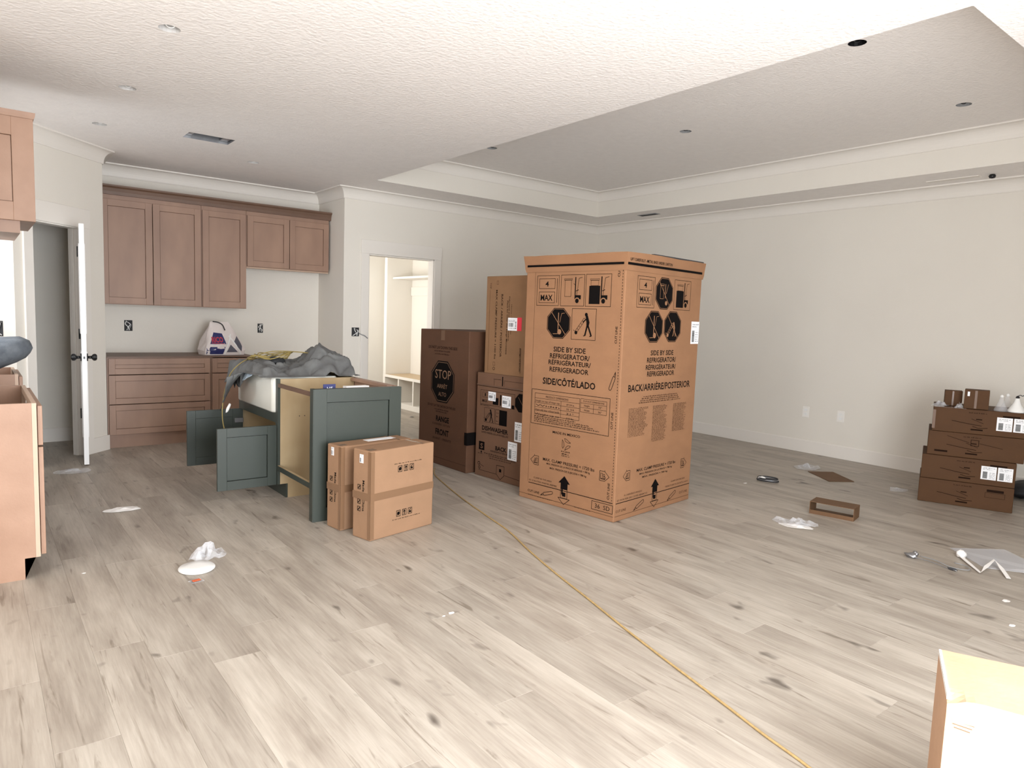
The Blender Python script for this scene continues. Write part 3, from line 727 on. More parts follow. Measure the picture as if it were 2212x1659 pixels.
# grey cloth heaped over the sink
def cloth(name, m, x0, x1, y0, y1, hf, parent=None, nx=40, ny=40, th=.004):
    v = []; f = []
    for i in range(nx+1):
        for j in range(ny+1):
            a, c = i/nx, j/ny; v.append(hf(x0+(x1-x0)*a, y0+(y1-y0)*c, a, c))
    for i in range(nx):
        for j in range(ny): n = i*(ny+1)+j; f.append((n, n+ny+1, n+ny+2, n+1))
    me = bpy.data.meshes.new(name); me.from_pydata(v, [], f); o = link(name, me, m, parent, True)
    s = o.modifiers.new('s', 'SOLIDIFY'); s.thickness = th; s.offset = 1; return o
def hf(x_, y_, a, c):
    q = Vector((x_*5, y_*5, 0)); rdg = abs(noise.noise(q*.9+Vector((3, 1, 0)))); fine = noise.noise(q*3)*.010+abs(noise.noise(q*2.1))*.014+.035*(1-abs(noise.noise(q*1.3+Vector((5, 2, 7)))))**8-.03*(1-abs(noise.noise(q*1.1+Vector((1, 9, 3)))))**9+.015
    peak = .155*math.exp(-(((x_-2.17)/.15)**2+((y_-5.22)/.28)**2))+.06*math.exp(-(((x_-1.83)/.10)**2+((y_-5.42)/.16)**2))
    z = .895+rdg*.05+fine+peak
    ex = noise.noise(Vector((c*4, 7, 0)))*.05
    if x_ < 1.68:                     # hangs over the apron at the front-left
        d = 1.68-x_; z = .905+fine-d*1.9; x_ = 1.665-d*.55-.012
        if c < .55: z = max(z, .900-(.02+.14*c)*2*d); x_ = min(x_, 1.672)
    if a > .93: z = max(.882, z-(a-.93)*1.4)
    if c < .10: z = max(.886, z-(.10-c)*.8)
    return (x_+ex*.3, y_+noise.noise(Vector((a*5, 3, 1)))*.06, z)
t = empty('drop_cloth', (0, 0, 0), 0, 'crumpled dark grey drop cloth heaped over the white sink', 'cloth')
cloth('cloth_sheet', TARP, 1.60, 2.36, 4.90, 5.82, hf, t, 80, 90)
def hf2(x_, y_, a, c):
    q = Vector((x_*9, y_*9, 4)); n_ = noise.noise(q)*.02
    return (1.66-.17*a*(1-.25*c)+n_, 5.36+.34*c-.02*a+n_, .905-.30*a*c**.7-.05*a+n_*.6)
cloth('hanging_corner', TARP, 0, 1, 0, 1, hf2, t, 14, 14)
def hf3(x_, y_, a, c):
    q = Vector((a*3, c*3, 9)); n_ = noise.noise(q)*.015
    return (1.665-.045*a+n_*.5, 5.20+.30*c+n_, .915-.10*a*(.4+.8*c)+n_*.5)
cloth('liner_flap', TARPB, 0, 1, 0, 1, hf3, t, 10, 10)
tag(blob('black_bag', (1.86, 5.33, .965), (.07, .06, .045), mat('black_cloth', srgb(34, 36, 38), .7), 9, .25), 'small black bundle on the grey cloth over the sink', 'bundle')
# yellow cord
t = empty('yellow_cord', (0, 0, 0), 0, 'yellow electric cord looped on the cloth and hanging past the open green door', 'cord')
tube('cord_loop', [(2.16, 5.20, 1.03), (2.02, 5.32, 1.045), (1.86, 5.45, 1.04), (1.74, 5.52, .99), (1.66, 5.56, .945), (1.58, 5.56, .86), (1.535, 5.56, .72), (1.515, 5.55, .58), (1.515, 5.52, .46), (1.535, 5.46, .37), (1.57, 5.40, .33), (1.615, 5.36, .315)], .0042, CORDY, t)
for k in range(4):
    c_ = Vector((1.84+.012*k, 5.46-.02*k, 1.0+.006*k)); pts = [c_+Vector((math.cos(a_)*(.16-.01*k), math.sin(a_)*(.10+.01*k), .02*math.sin(a_*2+k)+.012*math.cos(a_))) for a_ in [2*PI*i/9+k*.4 for i in range(10)]]
    tube('cord_coil', pts, .0042, CORDY, t)
MB().cyl((1.615, 5.36, .315), (1.65, 5.345, .308), .013, seg=10).build('plug', BLACK, t)
tag(blob('tissue_knot', (1.545, 5.50, .60), (.011, .011, .038), PAPER, 5, .3, rot=(0, .4, 0)), 'small white rag tied at the corner of the grey cloth', 'rag')

# ------------------------------------------------------------------ appliance cartons
def dolly(P, u, v, s, k=0, lift=None):
    """hand truck seen from the side: pole, handle, wheel, toe"""
    P.line((u, v+.012*s), (u, v+.155*s), .006*s, k=k, lift=lift); P.line((u+.045*s, v+.165*s), (u+.018*s, v+.165*s), .003, k=k, lift=lift)
    P.line((u+.022*s, v+.165*s), (u+.008*s, v+.05*s), .003, k=k, lift=lift); P.fill(u-.004*s, v+.01*s, u+.05*s, v+.045*s, k=k, lift=lift)
def pict_max(P, u0, v0, u1, v1):
    P.rect(u0, v0, u1, v1); w_ = u1-u0; h_ = v1-v0
    P.rect(u0+w_*.10, v0+h_*.56, u0+w_*.82, v0+h_*.90); P.rect(u0+w_*.10, v0+h_*.09, u0+w_*.82, v0+h_*.46)
    P.text('4', u0+w_*.38, u0+w_*.53, v0+h_*.64, h_*.17, bold=.02); P.text('MAX', u0+w_*.18, u0+w_*.72, v0+h_*.17, h_*.20, bold=.02)
    P.line((u0+w_*.91, v0+h_*.10), (u0+w_*.91, v0+h_*.90), .004)
def pict_box(P, u0, v0, u1, v1, black):
    P.rect(u0, v0, u1, v1); w_ = u1-u0; h_ = v1-v0; um = u0+w_*.62
    if black:
        P.fill(u0+w_*.14, v0+h_*.08, um-w_*.05, v0+h_*.64); P.rect(u0+w_*.2, v0+h_*.64, um-w_*.12, v0+h_*.82, .002); P.rect(u0+w_*.17, v0+h_*.80, um-w_*.09, v0+h_*.86, .002)
    else:
        P.rect(u0+w_*.17, v0+h_*.30, um-w_*.17, v0+h_*.84, .0025); P.rect(u0+w_*.14, v0+h_*.82, um-w_*.14, v0+h_*.88, .0025)
        P.line((um-w_*.08, v0+h_*.72), (um, v0+h_*.66), .003)
    P.fill(um-w_*.02, v0+h_*.35, um+w_*.02, v0+h_*.92); P.line((um+w_*.06, v0+h_*.30), (um+w_*.14, v0+h_*.88), .003); P.line((um+w_*.14, v0+h_*.88), (um+w_*.28, v0+h_*.91), .003)
    P.line((um+w_*.03, v0+h_*.48), (um+w_*.14, v0+h_*.52), .005)
    P.fill(um-w_*.02, v0+h_*.22, um+w_*.24, v0+h_*.35); P.circ(um+w_*.09, v0+h_*.17, w_*.11, k=1, lift=.0006); P.circ(um+w_*.09, v0+h_*.17, w_*.075, lift=.0012)
def man(P, u, v, s, k=0, lift=None):
    P.circ(u, v+.155*s, .013*s, k=k, lift=lift); P.poly([(u-.006*s, v+.145*s), (u+.014*s, v+.15*s), (u+.032*s, v+.10*s), (u+.024*s, v+.062*s), (u+.006*s, v+.066*s), (u+.004*s, v+.10*s)], k=k, lift=lift)
    P.line((u+.004*s, v+.125*s), (u-.028*s, v+.10*s), .008*s, k=k, lift=lift)
    P.line((u+.012*s, v+.075*s), (u-.006*s, v+.005*s), .013*s, k=k, lift=lift); P.line((u+.020*s, v+.075*s), (u+.052*s, v+.003*s), .013*s, k=k, lift=lift)
    P.line((u-.006*s, v+.004*s), (u-.020*s, v+.004*s), .006*s, k=k, lift=lift); P.line((u+.052*s, v+.003*s), (u+.036*s, v+.001*s), .006*s, k=k, lift=lift)
def truck_tilt(P, u0, v0, u1, v1, k=0, lift=None):
    dx, dy = u1-u0, v1-v0; L = math.hypot(dx, dy); nx, ny = -dy/L*.009, dx/L*.009
    P.line((u0+nx, v0+ny), (u1+nx, v1+ny), .003, k=k, lift=lift); P.line((u0-nx, v0-ny), (u1-nx, v1-ny), .003, k=k, lift=lift)
    for i in range(6):
        q = i/5; P.line((u0+dx*q+nx, v0+dy*q+ny), (u0+dx*q-nx, v0+dy*q-ny), .003, k=k, lift=lift)
    P.circ(u0, v0-.006, .013, k=k, lift=lift); P.line((u0-.012, v0+.004), (u0-.026, v0+.012), .003, k=k, lift=lift)
def no_sign(P, u, v, ru, rv, kind):
    P.octo(u, v, ru, rv); P.ring_octo(u, v, ru*.94, rv*.94, .0025, k=1, lift=.0006); P.line((u-ru*.62, v+rv*.72), (u+ru*.62, v-rv*.72), .004, k=1, lift=.0008)
    if kind == 0:
        P.line((u-ru*.02, v-rv*.55), (u-ru*.02, v+rv*.7), .007, k=1, lift=.0007); P.line((u+ru*.1, v+rv*.05), (u+ru*.25, v+rv*.65), .003, k=1, lift=.0007); P.line((u+ru*.25, v+rv*.65), (u+ru*.5, v+rv*.68), .003, k=1, lift=.0007)
        P.circ(u+ru*.1, v-rv*.55, ru*.17, k=1, lift=.0007); P.line((u-ru*.45, v-rv*.70), (u-ru*.02, v-rv*.68), .004, k=1, lift=.0007)
    elif kind == 1:
        P.rect(u-ru*.5, v-rv*.35, u-ru*.1, v+rv*.5, .0025, k=1, lift=.0007); P.rect(u-ru*.55, v+rv*.5, u-ru*.05, v+rv*.6, .002, k=1, lift=.0007); P.line((u+ru*.1, v-rv*.3), (u+ru*.1, v+rv*.6), .006, k=1, lift=.0007)
        P.line((u+ru*.2, v), (u+ru*.42, v+rv*.6), .003, k=1, lift=.0007); P.circ(u+ru*.25, v-rv*.6, ru*.14, k=1, lift=.0007)
    else:
        truck_tilt(P, u-ru*.55, v-rv*.5, u-ru*.0, v+rv*.2, 1, .0007); man(P, u+ru*.12, v-rv*.62, ru/.115*.62, 1, .0007)
def clamp(P, u, v, s):
    """clamp-truck pictogram in a pointed tag; s=-1 points left"""
    a, h_ = .028, .034
    P.pline([(u-s*a, v-h_), (u+s*a*.55, v-h_), (u+s*a*1.9, v), (u+s*a*.55, v+h_), (u-s*a, v+h_)], .0035, True)
    P.pline([(u+s*a*.55, v+h_), (u+s*a*.55, v+h_*1.3)], .003); P.rect(u-.020 if s > 0 else u+.002, v-.02, u-.002 if s > 0 else u+.020, v+.02, .003); P.line((u-.02, v-.02), (u+.02, v-.02), .005); P.circ(u+s*.014, v-.010, .009); P.circ(u+s*.014, v-.010, .005, k=1, lift=.0006); P.rect(u+s*.008-.006, v-.002, u+s*.008+.008, v+.016, .003)
def knife(P, u0, v0, u1, v1):
    dx, dy = u1-u0, v1-v0; L = math.hypot(dx, dy); dx, dy = dx/L, dy/L; w_ = .011
    q = lambda a, c: (u0+dx*a*L-dy*c*w_, v0+dy*a*L+dx*c*w_)
    P.pline([q(0.12, -1), q(.72, -1), q(.76, -.7), q(.76, .7), q(.72, 1), q(.12, 1), q(0.02, .6), q(.02, -.6)], .004, True)
    P.pline([q(.76, .5), q(.98, .4), q(.86, -.5), q(.76, -.5)], .004)
    P.poly([q(.88, .6), q(1.05, .5), q(.92, -.3)])
def fat_arrow(P, u, vt, vb, hw=.054, up=True):
    P.poly([(u-hw, vt-.055), (u+hw, vt-.055), (u, vt)]); P.fill(u-hw*.55, vt-.10, u+hw*.55, vt-.055)
    P.rect(u-hw*.6, vb+.045, u+hw*.6, vt-.055, .004); P.fill(u-hw*.3, vb+.06, u+hw*.3, vb+.09)
    P.pline([(u-hw, vb+.045), (u, vb), (u+hw, vb+.045)], .004, True)
    P.fill(u-hw*.45, vt-.14, u-hw*.2, vt-.10, k=0)
def recycle(P, u, v, r):
    for k in range(3):
        a = PI/2+k*2*PI/3
        c1 = (u+math.cos(a)*r*.85, v+math.sin(a)*r*.85); b1 = (u+math.cos(a-1.25)*r, v+math.sin(a-1.25)*r); b0 = (u+math.cos(a-.9)*r*.45, v+math.sin(a-.9)*r*.45); c0 = (u+math.cos(a+.35)*r*.95, v+math.sin(a+.35)*r*.95); c2 = (u+math.cos(a+.2)*r*.45, v+math.sin(a+.2)*r*.45)
        P.pline([c0, c1, b1, b0, c2], .0032, True)
INKS = [INK, CARD_F, INKB]
FRX, FRY, FRA = 3.296, 4.042, -1.438
t = empty('refrigerator_box', (FRX, FRY, 0), FRA, 'tall brown refrigerator carton standing in the middle of the room', 'box')
W_, D_, HH = .898, 1.003, 1.722
carton(t, W_, D_, HH, CARD_F, bevel=.007)
# cap: open tray over the top, flared and a little bowed
bm = bmesh.new(); prof = [(.004, 1.716), (.010, 1.745), (.012, 1.775), (.020, 1.835)]
rings = []
for e, z in prof:
    ring = []
    for (ax, ay, bx, by) in ((-e, -e, W_+e, -e), (W_+e, -e, W_+e, D_+e), (W_+e, D_+e, -e, D_+e), (-e, D_+e, -e, -e)):
        for i in range(8):
            q = i/8; x_, y_ = ax+(bx-ax)*q, ay+(by-ay)*q
            n_ = noise.noise(Vector((x_*3, y_*3, z*4)))*.006*(1 if z > 1.72 else .3)
            ring.append(bm.verts.new((x_+n_, y_+n_, z+(noise.noise(Vector((x_*4, y_*4, 1)))*.010 if z > 1.8 else 0))))
    rings.append(ring)
for a, c in zip(rings, rings[1:]):
    for i in range(len(a)): j = (i+1) % len(a); bm.faces.new((a[i], a[j], c[j], c[i]))
bm.faces.new(rings[-1]); me = bpy.data.meshes.new('carton_cap'); bm.to_mesh(me); bm.free(); link('carton_cap', me, CARD_F, t)
b = MB(); e = .0155
b.box(.02, -e-.001, 1.753, W_-.01, -e+.004, 1.768).box(W_+e-.004, .0, 1.752, W_+e+.001, D_-.03, 1.768); b.build('strap', INK, t)
MB().box(W_-.006, .30, 1.836, W_+.018, D_-.02, 1.846).build('top_edge_board', DARK, t)
# corner boards
# left face print
P = Print()
pict_max(P, .110, 1.472, .325, 1.691); pict_box(P, .341, 1.471, .557, 1.693, False); pict_box(P, .568, 1.470, .787, 1.694, True)
no_sign(P, .332, 1.346, .110, .110, 0)
P.rect(.454, 1.236, .671, 1.456); truck_tilt(P, .497, 1.292, .572, 1.385); man(P, .583, 1.262, .98)
P.text('SIDE BY SIDE', .296, .592, 1.141, .037, bold=.014); P.text('REFRIGERATOR/', .263, .630, 1.092, .036, bold=.014); P.text('RÉFRIGÉRATEUR/', .252, .642, 1.046, .034, bold=.014); P.text('REFRIGERADOR', .265, .625, .994, .036, bold=.014)
P.text('SIDE/CÔTÉ/LADO', .203, .690, .897, .048, bold=.02)
P.rect(.098, .588, .824, .850, .0035); P.rect(.131, .662, .561, .822, .0025)
for vv in (.783, .749, .716, .689): P.fill(.131, vv, .561, vv+.0022)
P.fill(.387, .662, .3895, .783); P.rect(.567, .728, .797, .824, .0022); P.fill(.567, .792, .797, .794); P.fill(.567, .760, .797, .762); P.fill(.682, .728, .6842, .792)
P.text('PRODUCT DIMENSIONS', .24, .455, .793, .016); P.text('CUTOUT DIMENSIONS', .59, .775, .802, .012)
for i, (a, c) in enumerate((('Height to top of hinge cap', '69 3/4 in'), ('Width', '35 3/4'), ('Depth with door without handle', '31"'), ('Weight up to', '310 lbs'))):
    P.text(a, .14, .375, .758-.033*i, .014); P.text(c, .44, .51, .758-.033*i, .014)
for i, (a, c) in enumerate((('Height', '72"'), ('Width', '36"'))): P.text(a, .60, .65, .770-.033*i, .014); P.text(c, .725, .755, .770-.033*i, .014)
for i in range(4): P.fuzz(.131, .131+(.40, .52, .56, .62)[i], .645-.013*i, .009, i)
P.text('MADE IN MEXICO', .320, .577, .541, .018, bold=.014)
recycle(P, .450, .476, .046); P.fuzz(.408, .49, .416, .010, 3); P.fuzz(.413, .487, .398, .010, 4); P.fuzz(.413, .487, .385, .008, 5)
P.text('MAX. CLAMP PRESSURE = 1720 lbs', .236, .716, .323, .023, bold=.012); P.text('MAX. PRESSION DE LA PINCE DE SERRAGE = 780 kg', .273, .678, .299, .014, bold=.014); P.text('MÁX. PRESIÓN DE SUJECIÓN = 780 kg', .306, .648, .270, .014, bold=.014)
clamp(P, .165, .312, -1); clamp(P, .792, .307, 1)
P.text('CLAMP IN THIS AREA', .15, .33, .172, .012); P.text('ET D\'AUTRES PARTIE ABIMEE', .105, .38, .146, .012)
fat_arrow(P, .450, .242, .030); P.fill(.098, .129, .884, .134)
P.text('CUT LINE', .094, .212, .060, .018, bold=.008); knife(P, .345, .098, .225, .060); P.rect(.705, .056, .888, .118, .0035); P.text('36  SD', .735, .862, .072, .032)
for i, (u0, u1) in enumerate(((.10, .34), (.55, .70))): P.fuzz(u0, u1, .034, .006, i)
v_ = .146
while v_ < 1.715: P.fill(.8745, v_, .8785, v_+.010); v_ += .020
for v_ in (.151, .641, 1.225): P.text('CUT LINE', .853, .116, v_, .018, rot=90, bold=.014)
P.text('CU', .853, .04, 1.67, .018, rot=90, bold=.014); knife(P, .812, .905, .858, 1.03)
P.fill(.091, .14, .0925, 1.716, k=2); P.fill(.004, .037, .893, .0395, k=2)
P.build('side_print', INKS, t, (0, 0, 0), (1, 0, 0), (0, -1, 0))
# right (rear) face print
P = Print()
pict_max(P, .140, 1.475, .356, 1.690); no_sign(P, .482, 1.584, .113, .112, 1); pict_box(P, .613, 1.474, .845, 1.692, True)
no_sign(P, .370, 1.346, .114, .111, 0); no_sign(P, .616, 1.350, .114, .111, 2)
P.text('SIDE BY SIDE', .348, .648, 1.145, .036, bold=.014); P.text('REFRIGERATOR/', .306, .688, 1.094, .036, bold=.014); P.text('RÉFRIGÉRATEUR/', .296, .692, 1.044, .034, bold=.014); P.text('REFRIGERADOR', .316, .675, .996, .036, bold=.014)
P.text('BACK/ARRIÈRE/POSTERIOR', .094, .912, .897, .050, bold=.014)
for i in range(4): P.fuzz(.285-.018*i, .735+.015*i, .851-.014*i, .009, i, k=2)
R = random.Random(2)
for u0, u1, va, vb, sd in ((.115, .355, .785, .578, 1), (.416, .612, .785, .520, 2), (.690, .880, .785, .565, 3)):
    v_ = va-.009
    while v_ > vb:
        P.fuzz(u0, u0+(u1-u0)*R.uniform(.75, 1), v_, .0055, sd+int(v_*1000), k=2); v_ -= .0085
P.text('MAX. CLAMP PRESSURE = 1720 lbs', .250, .765, .321, .022, bold=.012); P.text('MAX. PRESSION DE LA PINCE = 780 kg', .288, .720, .295, .013, bold=.014); P.text('MÁX. PRESIÓN = 780 kg', .325, .660, .268, .013, bold=.014)
clamp(P, .140, .310, -1); clamp(P, .876, .305, 1); fat_arrow(P, .500, .236, .026)
P.fill(.016, .126, .994, .131); P.text('À L\'ARRIÈRE/CUIDADO', .11, .33, .168, .012, k=2); P.text('ET PORTER DE CÔTÉ ABIERTO', .03, .40, .142, .012); P.text('CLAMP ON THIS SIDE', .72, .92, .178, .012, k=2); P.text('TIENE PUERTA DE ESTE LADO', .64, .97, .148, .012, k=2)
knife(P, .362, .100, .235, .048); knife(P, .796, .100, .680, .044); P.text('CUT LINE', .02, .14, .064, .018, k=2); P.text('CUT LINE', .85, .965, .068, .018, k=2)
P.fill(.01, .037, .99, .0395, k=2)
P.build('rear_print', INKS, t, (W_, 0, 0), (0, 1, 0), (1, 0, 0))
P = Print(); P.text('LIFT CAREFULLY - METAL BASE UNDER CARTON', .02, .54, 1.780, .020, bold=.004, k=0); P.build('cap_print', [INK], t, (W_+.0185, 0, 0), (0, 1, 0), (1, 0, .05))
label(t, (W_, 0, 0), (0, 1, 0), (1, 0, 0), .885, 1.225, .998, 1.394, 4)
MB().obox((W_-.10, D_, 1.225), (.0995, 0, 0), (0, .0015, 0), (0, 0, .169)).build('shipping_label', WHITE, t)

# range carton
RA = -1.545
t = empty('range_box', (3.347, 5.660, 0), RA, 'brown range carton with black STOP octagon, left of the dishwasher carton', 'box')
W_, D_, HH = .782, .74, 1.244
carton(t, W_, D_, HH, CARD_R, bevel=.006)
P = Print()
P.text('DO NOT LAY DOWN THIS SIDE', .145, .605, 1.070, .026, bold=.012, k=2); P.fuzz(.24, .50, 1.045, .012, 1, k=2); P.fuzz(.25, .49, 1.018, .012, 2, k=2)
P.octo(.385, .772, .188, .190); P.ring_octo(.385, .772, .174, .176, .004, k=1, lift=.0006)
P.text('STOP', .265, .520, .800, .085, k=1, lift=.0006); P.text('ARRÊT', .300, .465, .712, .038, k=1, lift=.0006); P.text('ALTO', .325, .450, .640, .038, k=1, lift=.0006)
P.text('DO NOT LAY THE CARTON ON THIS SIDE', .150, .600, .535, .022, bold=.012, k=2); P.fuzz(.26, .49, .508, .012, 3, k=2); P.fuzz(.29, .47, .488, .012, 4, k=2)
P.text('RANGE', .295, .505, .405, .050, bold=.03, k=0); P.text('CUISINIÈRE / ESTUFA', .235, .525, .368, .018, k=2)
P.text('FRONT', .290, .505, .280, .056, bold=.03, k=0); P.text('AVANT / FRENTE', .245, .545, .232, .022, k=2)
P.fill(.0, .065, W_, .067, k=2)
P.build('front_print', [INK, INKL, INKD], t, (0, 0, 0), (1, 0, 0), (0, -1, 0))
MB().obox((.345, -.0015, 1.15), (.06, 0, 0), (0, .0012, 0), (0, 0, .09)).build('packing_tape', TAPED, t)
MB().obox((.345, 0, HH), (.06, 0, 0), (0, .12, 0), (0, 0, .0015)).build('packing_tape', TAPED, t)
MB().box(W_-.028, -.006, .25, W_+.014, .09, .36).build('corner_band', INK, t)
t = empty('cardboard_flap', (3.90, 4.99, 1.245), .5, 'dark pointed cardboard flap lying on top of the range carton', 'flap')
b = MB(); b.v = [(-.30, .08, .006), (0, -.06, .0), (0, .10, .0), (-.30, .08, .012), (0, -.06, .055), (0, .10, .055)]; b.f = [(0, 1, 2), (3, 5, 4), (0, 3, 4, 1), (1, 4, 5, 2), (2, 5, 3, 0)]; b.mi = [0]*5; b.build('flap_sheet', BROWND, t)

# dishwasher carton with the microwave carton on end on top of it
DA = -1.484
t = empty('dishwasher_box', (3.427, 4.826, 0), DA, 'brown dishwasher carton between range carton and refrigerator carton', 'box')
W_, D_, HH = .62, .66, .900
carton(t, W_, D_, HH, CARD_D, bevel=.005)
MB().box(.0, -.003, .79, W_, .0, .80).build('cap_seam', BROWND, t)
P = Print()
P.fill(.318, .805, .330, .884, k=0)
P.rect(.21, .855, .30, .857, .0015, k=2); P.pline([(.22, .80), (.22, .855), (.31, .855)], .002, k=2); P.pline([(.345, .80), (.345, .852), (.60, .852)], .002, k=2); P.fill(0.0, .784, W_, .788, k=2)
P.rect(.050, .628, .482, .752, .0025); P.text('1', .105, .118, .70, .028); P.rect(.075, .69, .15, .735, .002); P.text('MAX', .075, .14, .648, .026, bold=.01); P.fuzz(.05, .17, .618, .008, 2)
P.fill(.21, .640, .28, .70); P.fill(.30, .64, .315, .73); P.fill(.445, .63, .475, .66)
P.octo(.560, .688, .075, .075); P.line((.52, .735), (.60, .64), .004, k=1, lift=.0006)
P.rect(.106, .479, .240, .605, .0025); man(P, .185, .484, .66); truck_tilt(P, .128, .505, .178, .56)
P.rect(.248, .479, .300, .603, .003); P.fill(.298, .474, .392, .603); P.fuzz(.26, .29, .50, .01, 1); P.fuzz(.26, .29, .54, .01, 2); P.fuzz(.26, .29, .57, .01, 3)
P.text('DISHWASHER', .082, .410, .408, .038, bold=.03); P.text('LAVE-VAISSELLE/LAVAVAJILLAS', .078, .415, .382, .016, bold=.012)
P.fill(.048, .231, .121, .304); P.text('S', .068, .101, .245, .044, k=1, lift=.0006, bold=.02)
P.text('BACK', .262, .400, .257, .036, bold=.03); P.text('ARRIÈRE/POSTERIOR', .198, .415, .234, .014, bold=.01)
P.fill(.075, .205, .09, .222); P.fuzz(.12, .54, .206, .010, 4); P.fuzz(.18, .52, .190, .009, 5); P.fuzz(.19, .46, .172, .009, 6); P.fuzz(.04, .10, .195, .008, 7)
P.circ(.055, .110, .016); P.circ(.055, .110, .011, k=1, lift=.0006); P.circ(.062, .075, .014); P.circ(.062, .075, .009, k=1, lift=.0006); P.line((.065, .105), (.12, .090), .003)
P.pline([(.052, .053), (.285, .053)], .003); P.pline([(.385, .060), (.57, .052)], .003); P.pline([(.283, .130), (.283, .055), (.334, .015), (.380, .055), (.380, .133)], .004, True); P.fill(.318, .078, .345, .105)
P.build('front_print', [INK, CARD_D, INKD], t, (0, 0, 0), (1, 0, 0), (0, -1, 0))
for i, a in enumerate(((.151, .668, .245, .745), (.326, .631, .433, .728), (.490, .368, .585, .528), (.416, .203, .526, .355))):
    label(t, (0, 0, 0), (1, 0, 0), (0, -1, 0), *a, seed=10+i)
t = empty('microwave_box', (3.427+.085*math.cos(DA), 4.826+.085*math.sin(DA), .900), DA, 'upright brown carton with red and white label on top of the dishwasher carton', 'box')
W_, D_, HH = .53, .42, .815
carton(t, W_, D_, HH, CARD_M, bevel=.005)
P = Print(); P.text('MAX CLAMP PRESSURE = 1100 lbs', .122, .575, .700, .020, rot=-90, bold=.012)
P.text('BACK / ARRIÈRE / POSTERIOR', .190, .520, .665, .022, rot=-90, bold=.014)
P.text('Place for Over the Range Microwave', .262, .440, .612, .016, rot=-90, bold=.014); P.text('Fabriqué pour la cuisinière', .285, .36, .645, .012, rot=-90, bold=.014); P.fuzz(.0, .0, 0, 0)
P.text('Horno / Microondas', .312, .24, .58, .012, rot=-90)
P.text('ENCIMA DE ESTUFA', .428, .19, .232, .012, rot=-90, bold=.014); P.fill(.440, .03, .444, .23); P.rect(.11, .07, .135, .10, .002, k=2); P.circ(.122, .045, .014, k=2); P.circ(.122, .045, .010, k=1, lift=.0006); P.rect(.13, .745, .15, .775, .002, k=2); P.text('TOP', .045, .05, .76, .018, rot=-90, k=2); P.fill(.045, .02, .047, .70, k=2)
P.build('front_print', [INKD, CARD_M, INKB], t, (0, 0, 0), (1, 0, 0), (0, -1, 0))
label(t, (0, 0, 0), (1, 0, 0), (0, -1, 0), .280, .370, .390, .474, seed=31)
MB().obox((.390, -.0017, .370), (.052, 0, 0), (0, .0012, 0), (0, 0, .108)).build('red_label', REDL, t)

# two flat cartons leaning at the island
def flat_carton(x_, y_, a_, w_, d_, h_, lab, front, seed):
    t = empty('flat_carton', (x_, y_, 0), a_, lab, 'box', 'flat cartons at the island end')
    carton(t, w_, d_, h_, CARD_S, bevel=.008)
    b = MB(); T = .0014                       # tape round the near upright edge, band round the middle
    b.obox((-T, -T, .01), (.030, 0, 0), (0, T*.9, 0), (0, 0, h_-.015)); b.obox((-T, -T, .01), (0, .026, 0), (T*.9, 0, 0), (0, 0, h_-.015))
    b.obox((.01, .02, h_), (.055, 0, 0), (0, .05, 0), (0, 0, T)); b.build('edge_tape', TAPE, t)
    b = MB(); T = .0022
    b.obox((.0, -T, .245), (w_, 0, 0), (0, T*.9, 0), (0, 0, .045)); b.obox((-T, 0, .245), (0, d_, 0), (T*.9, 0, 0), (0, 0, .045)); b.obox((w_*.8, 0, h_), (.02, 0, 0), (0, d_, 0), (0, 0, .0014))
    b.build('packing_tape', TAPE, t)
    if front:
        P = Print()
        for u0, v0, fl_ in ((.212, .395, 0), (.205, .113, 1)):
            for i in range(3):
                a = u0+.048*i; P.rect(a, v0, a+.034, v0+.040, .0035)
                if i == 1: P.line((a+.017, v0+.006), (a+.017, v0+.034), .006); P.poly([(a+.006, v0+.022), (a+.028, v0+.022), (a+.017, v0+.036)])
                elif i == 0: P.circ(a+.017, v0+.02, .011); P.line((a+.008, v0+.008), (a+.026, v0+.032), .003)
                else: P.fill(a+.008, v0+.008, a+.026, v0+.020); P.line((a+.010, v0+.02), (a+.024, v0+.034), .005)
            P.fuzz(u0-.03, u0+.20, v0+(.052 if not fl_ else -.018), .006, seed+fl_)
        P.build('front_print', [INK, CARD_S], t, (0, 0, 0), (1, 0, 0), (0, -1, 0))
    P = Print()
    P.text('Made in China', d_-.075 if front else d_-.07, .19, .365, .020, rot=-90, bold=.014)
    for i in range(4): a = .335-.045*i; P.rect(d_-.122, a-.03, d_-.092, a, .0035); P.line((d_-.116, a-.024), (d_-.098, a-.006), .006)
    P.build('end_print', [INK, CARD_S], t, (0, d_, 0), (0, -1, 0), (-1, 0, 0))
    label(t, (0, d_, 0), (0, -1, 0), (-1, 0, 0), d_-.105 if front else d_-.11, .470, d_-.070 if front else d_-.08, .522, seed=seed)
    return t
flat_carton(1.843, 3.662, .214, .517, .169, .55, 'nearer flat brown carton with care symbols, standing in front of its twin', True, 41)
t2 = flat_carton(1.780, 3.945, .139, .544, .158, .538, 'farther flat brown carton against the green end panel, paper strip on top', False, 42)
MB().box(.24, .06, .538, .46, .12, .5395).build('paper_label', WHITE, t2)

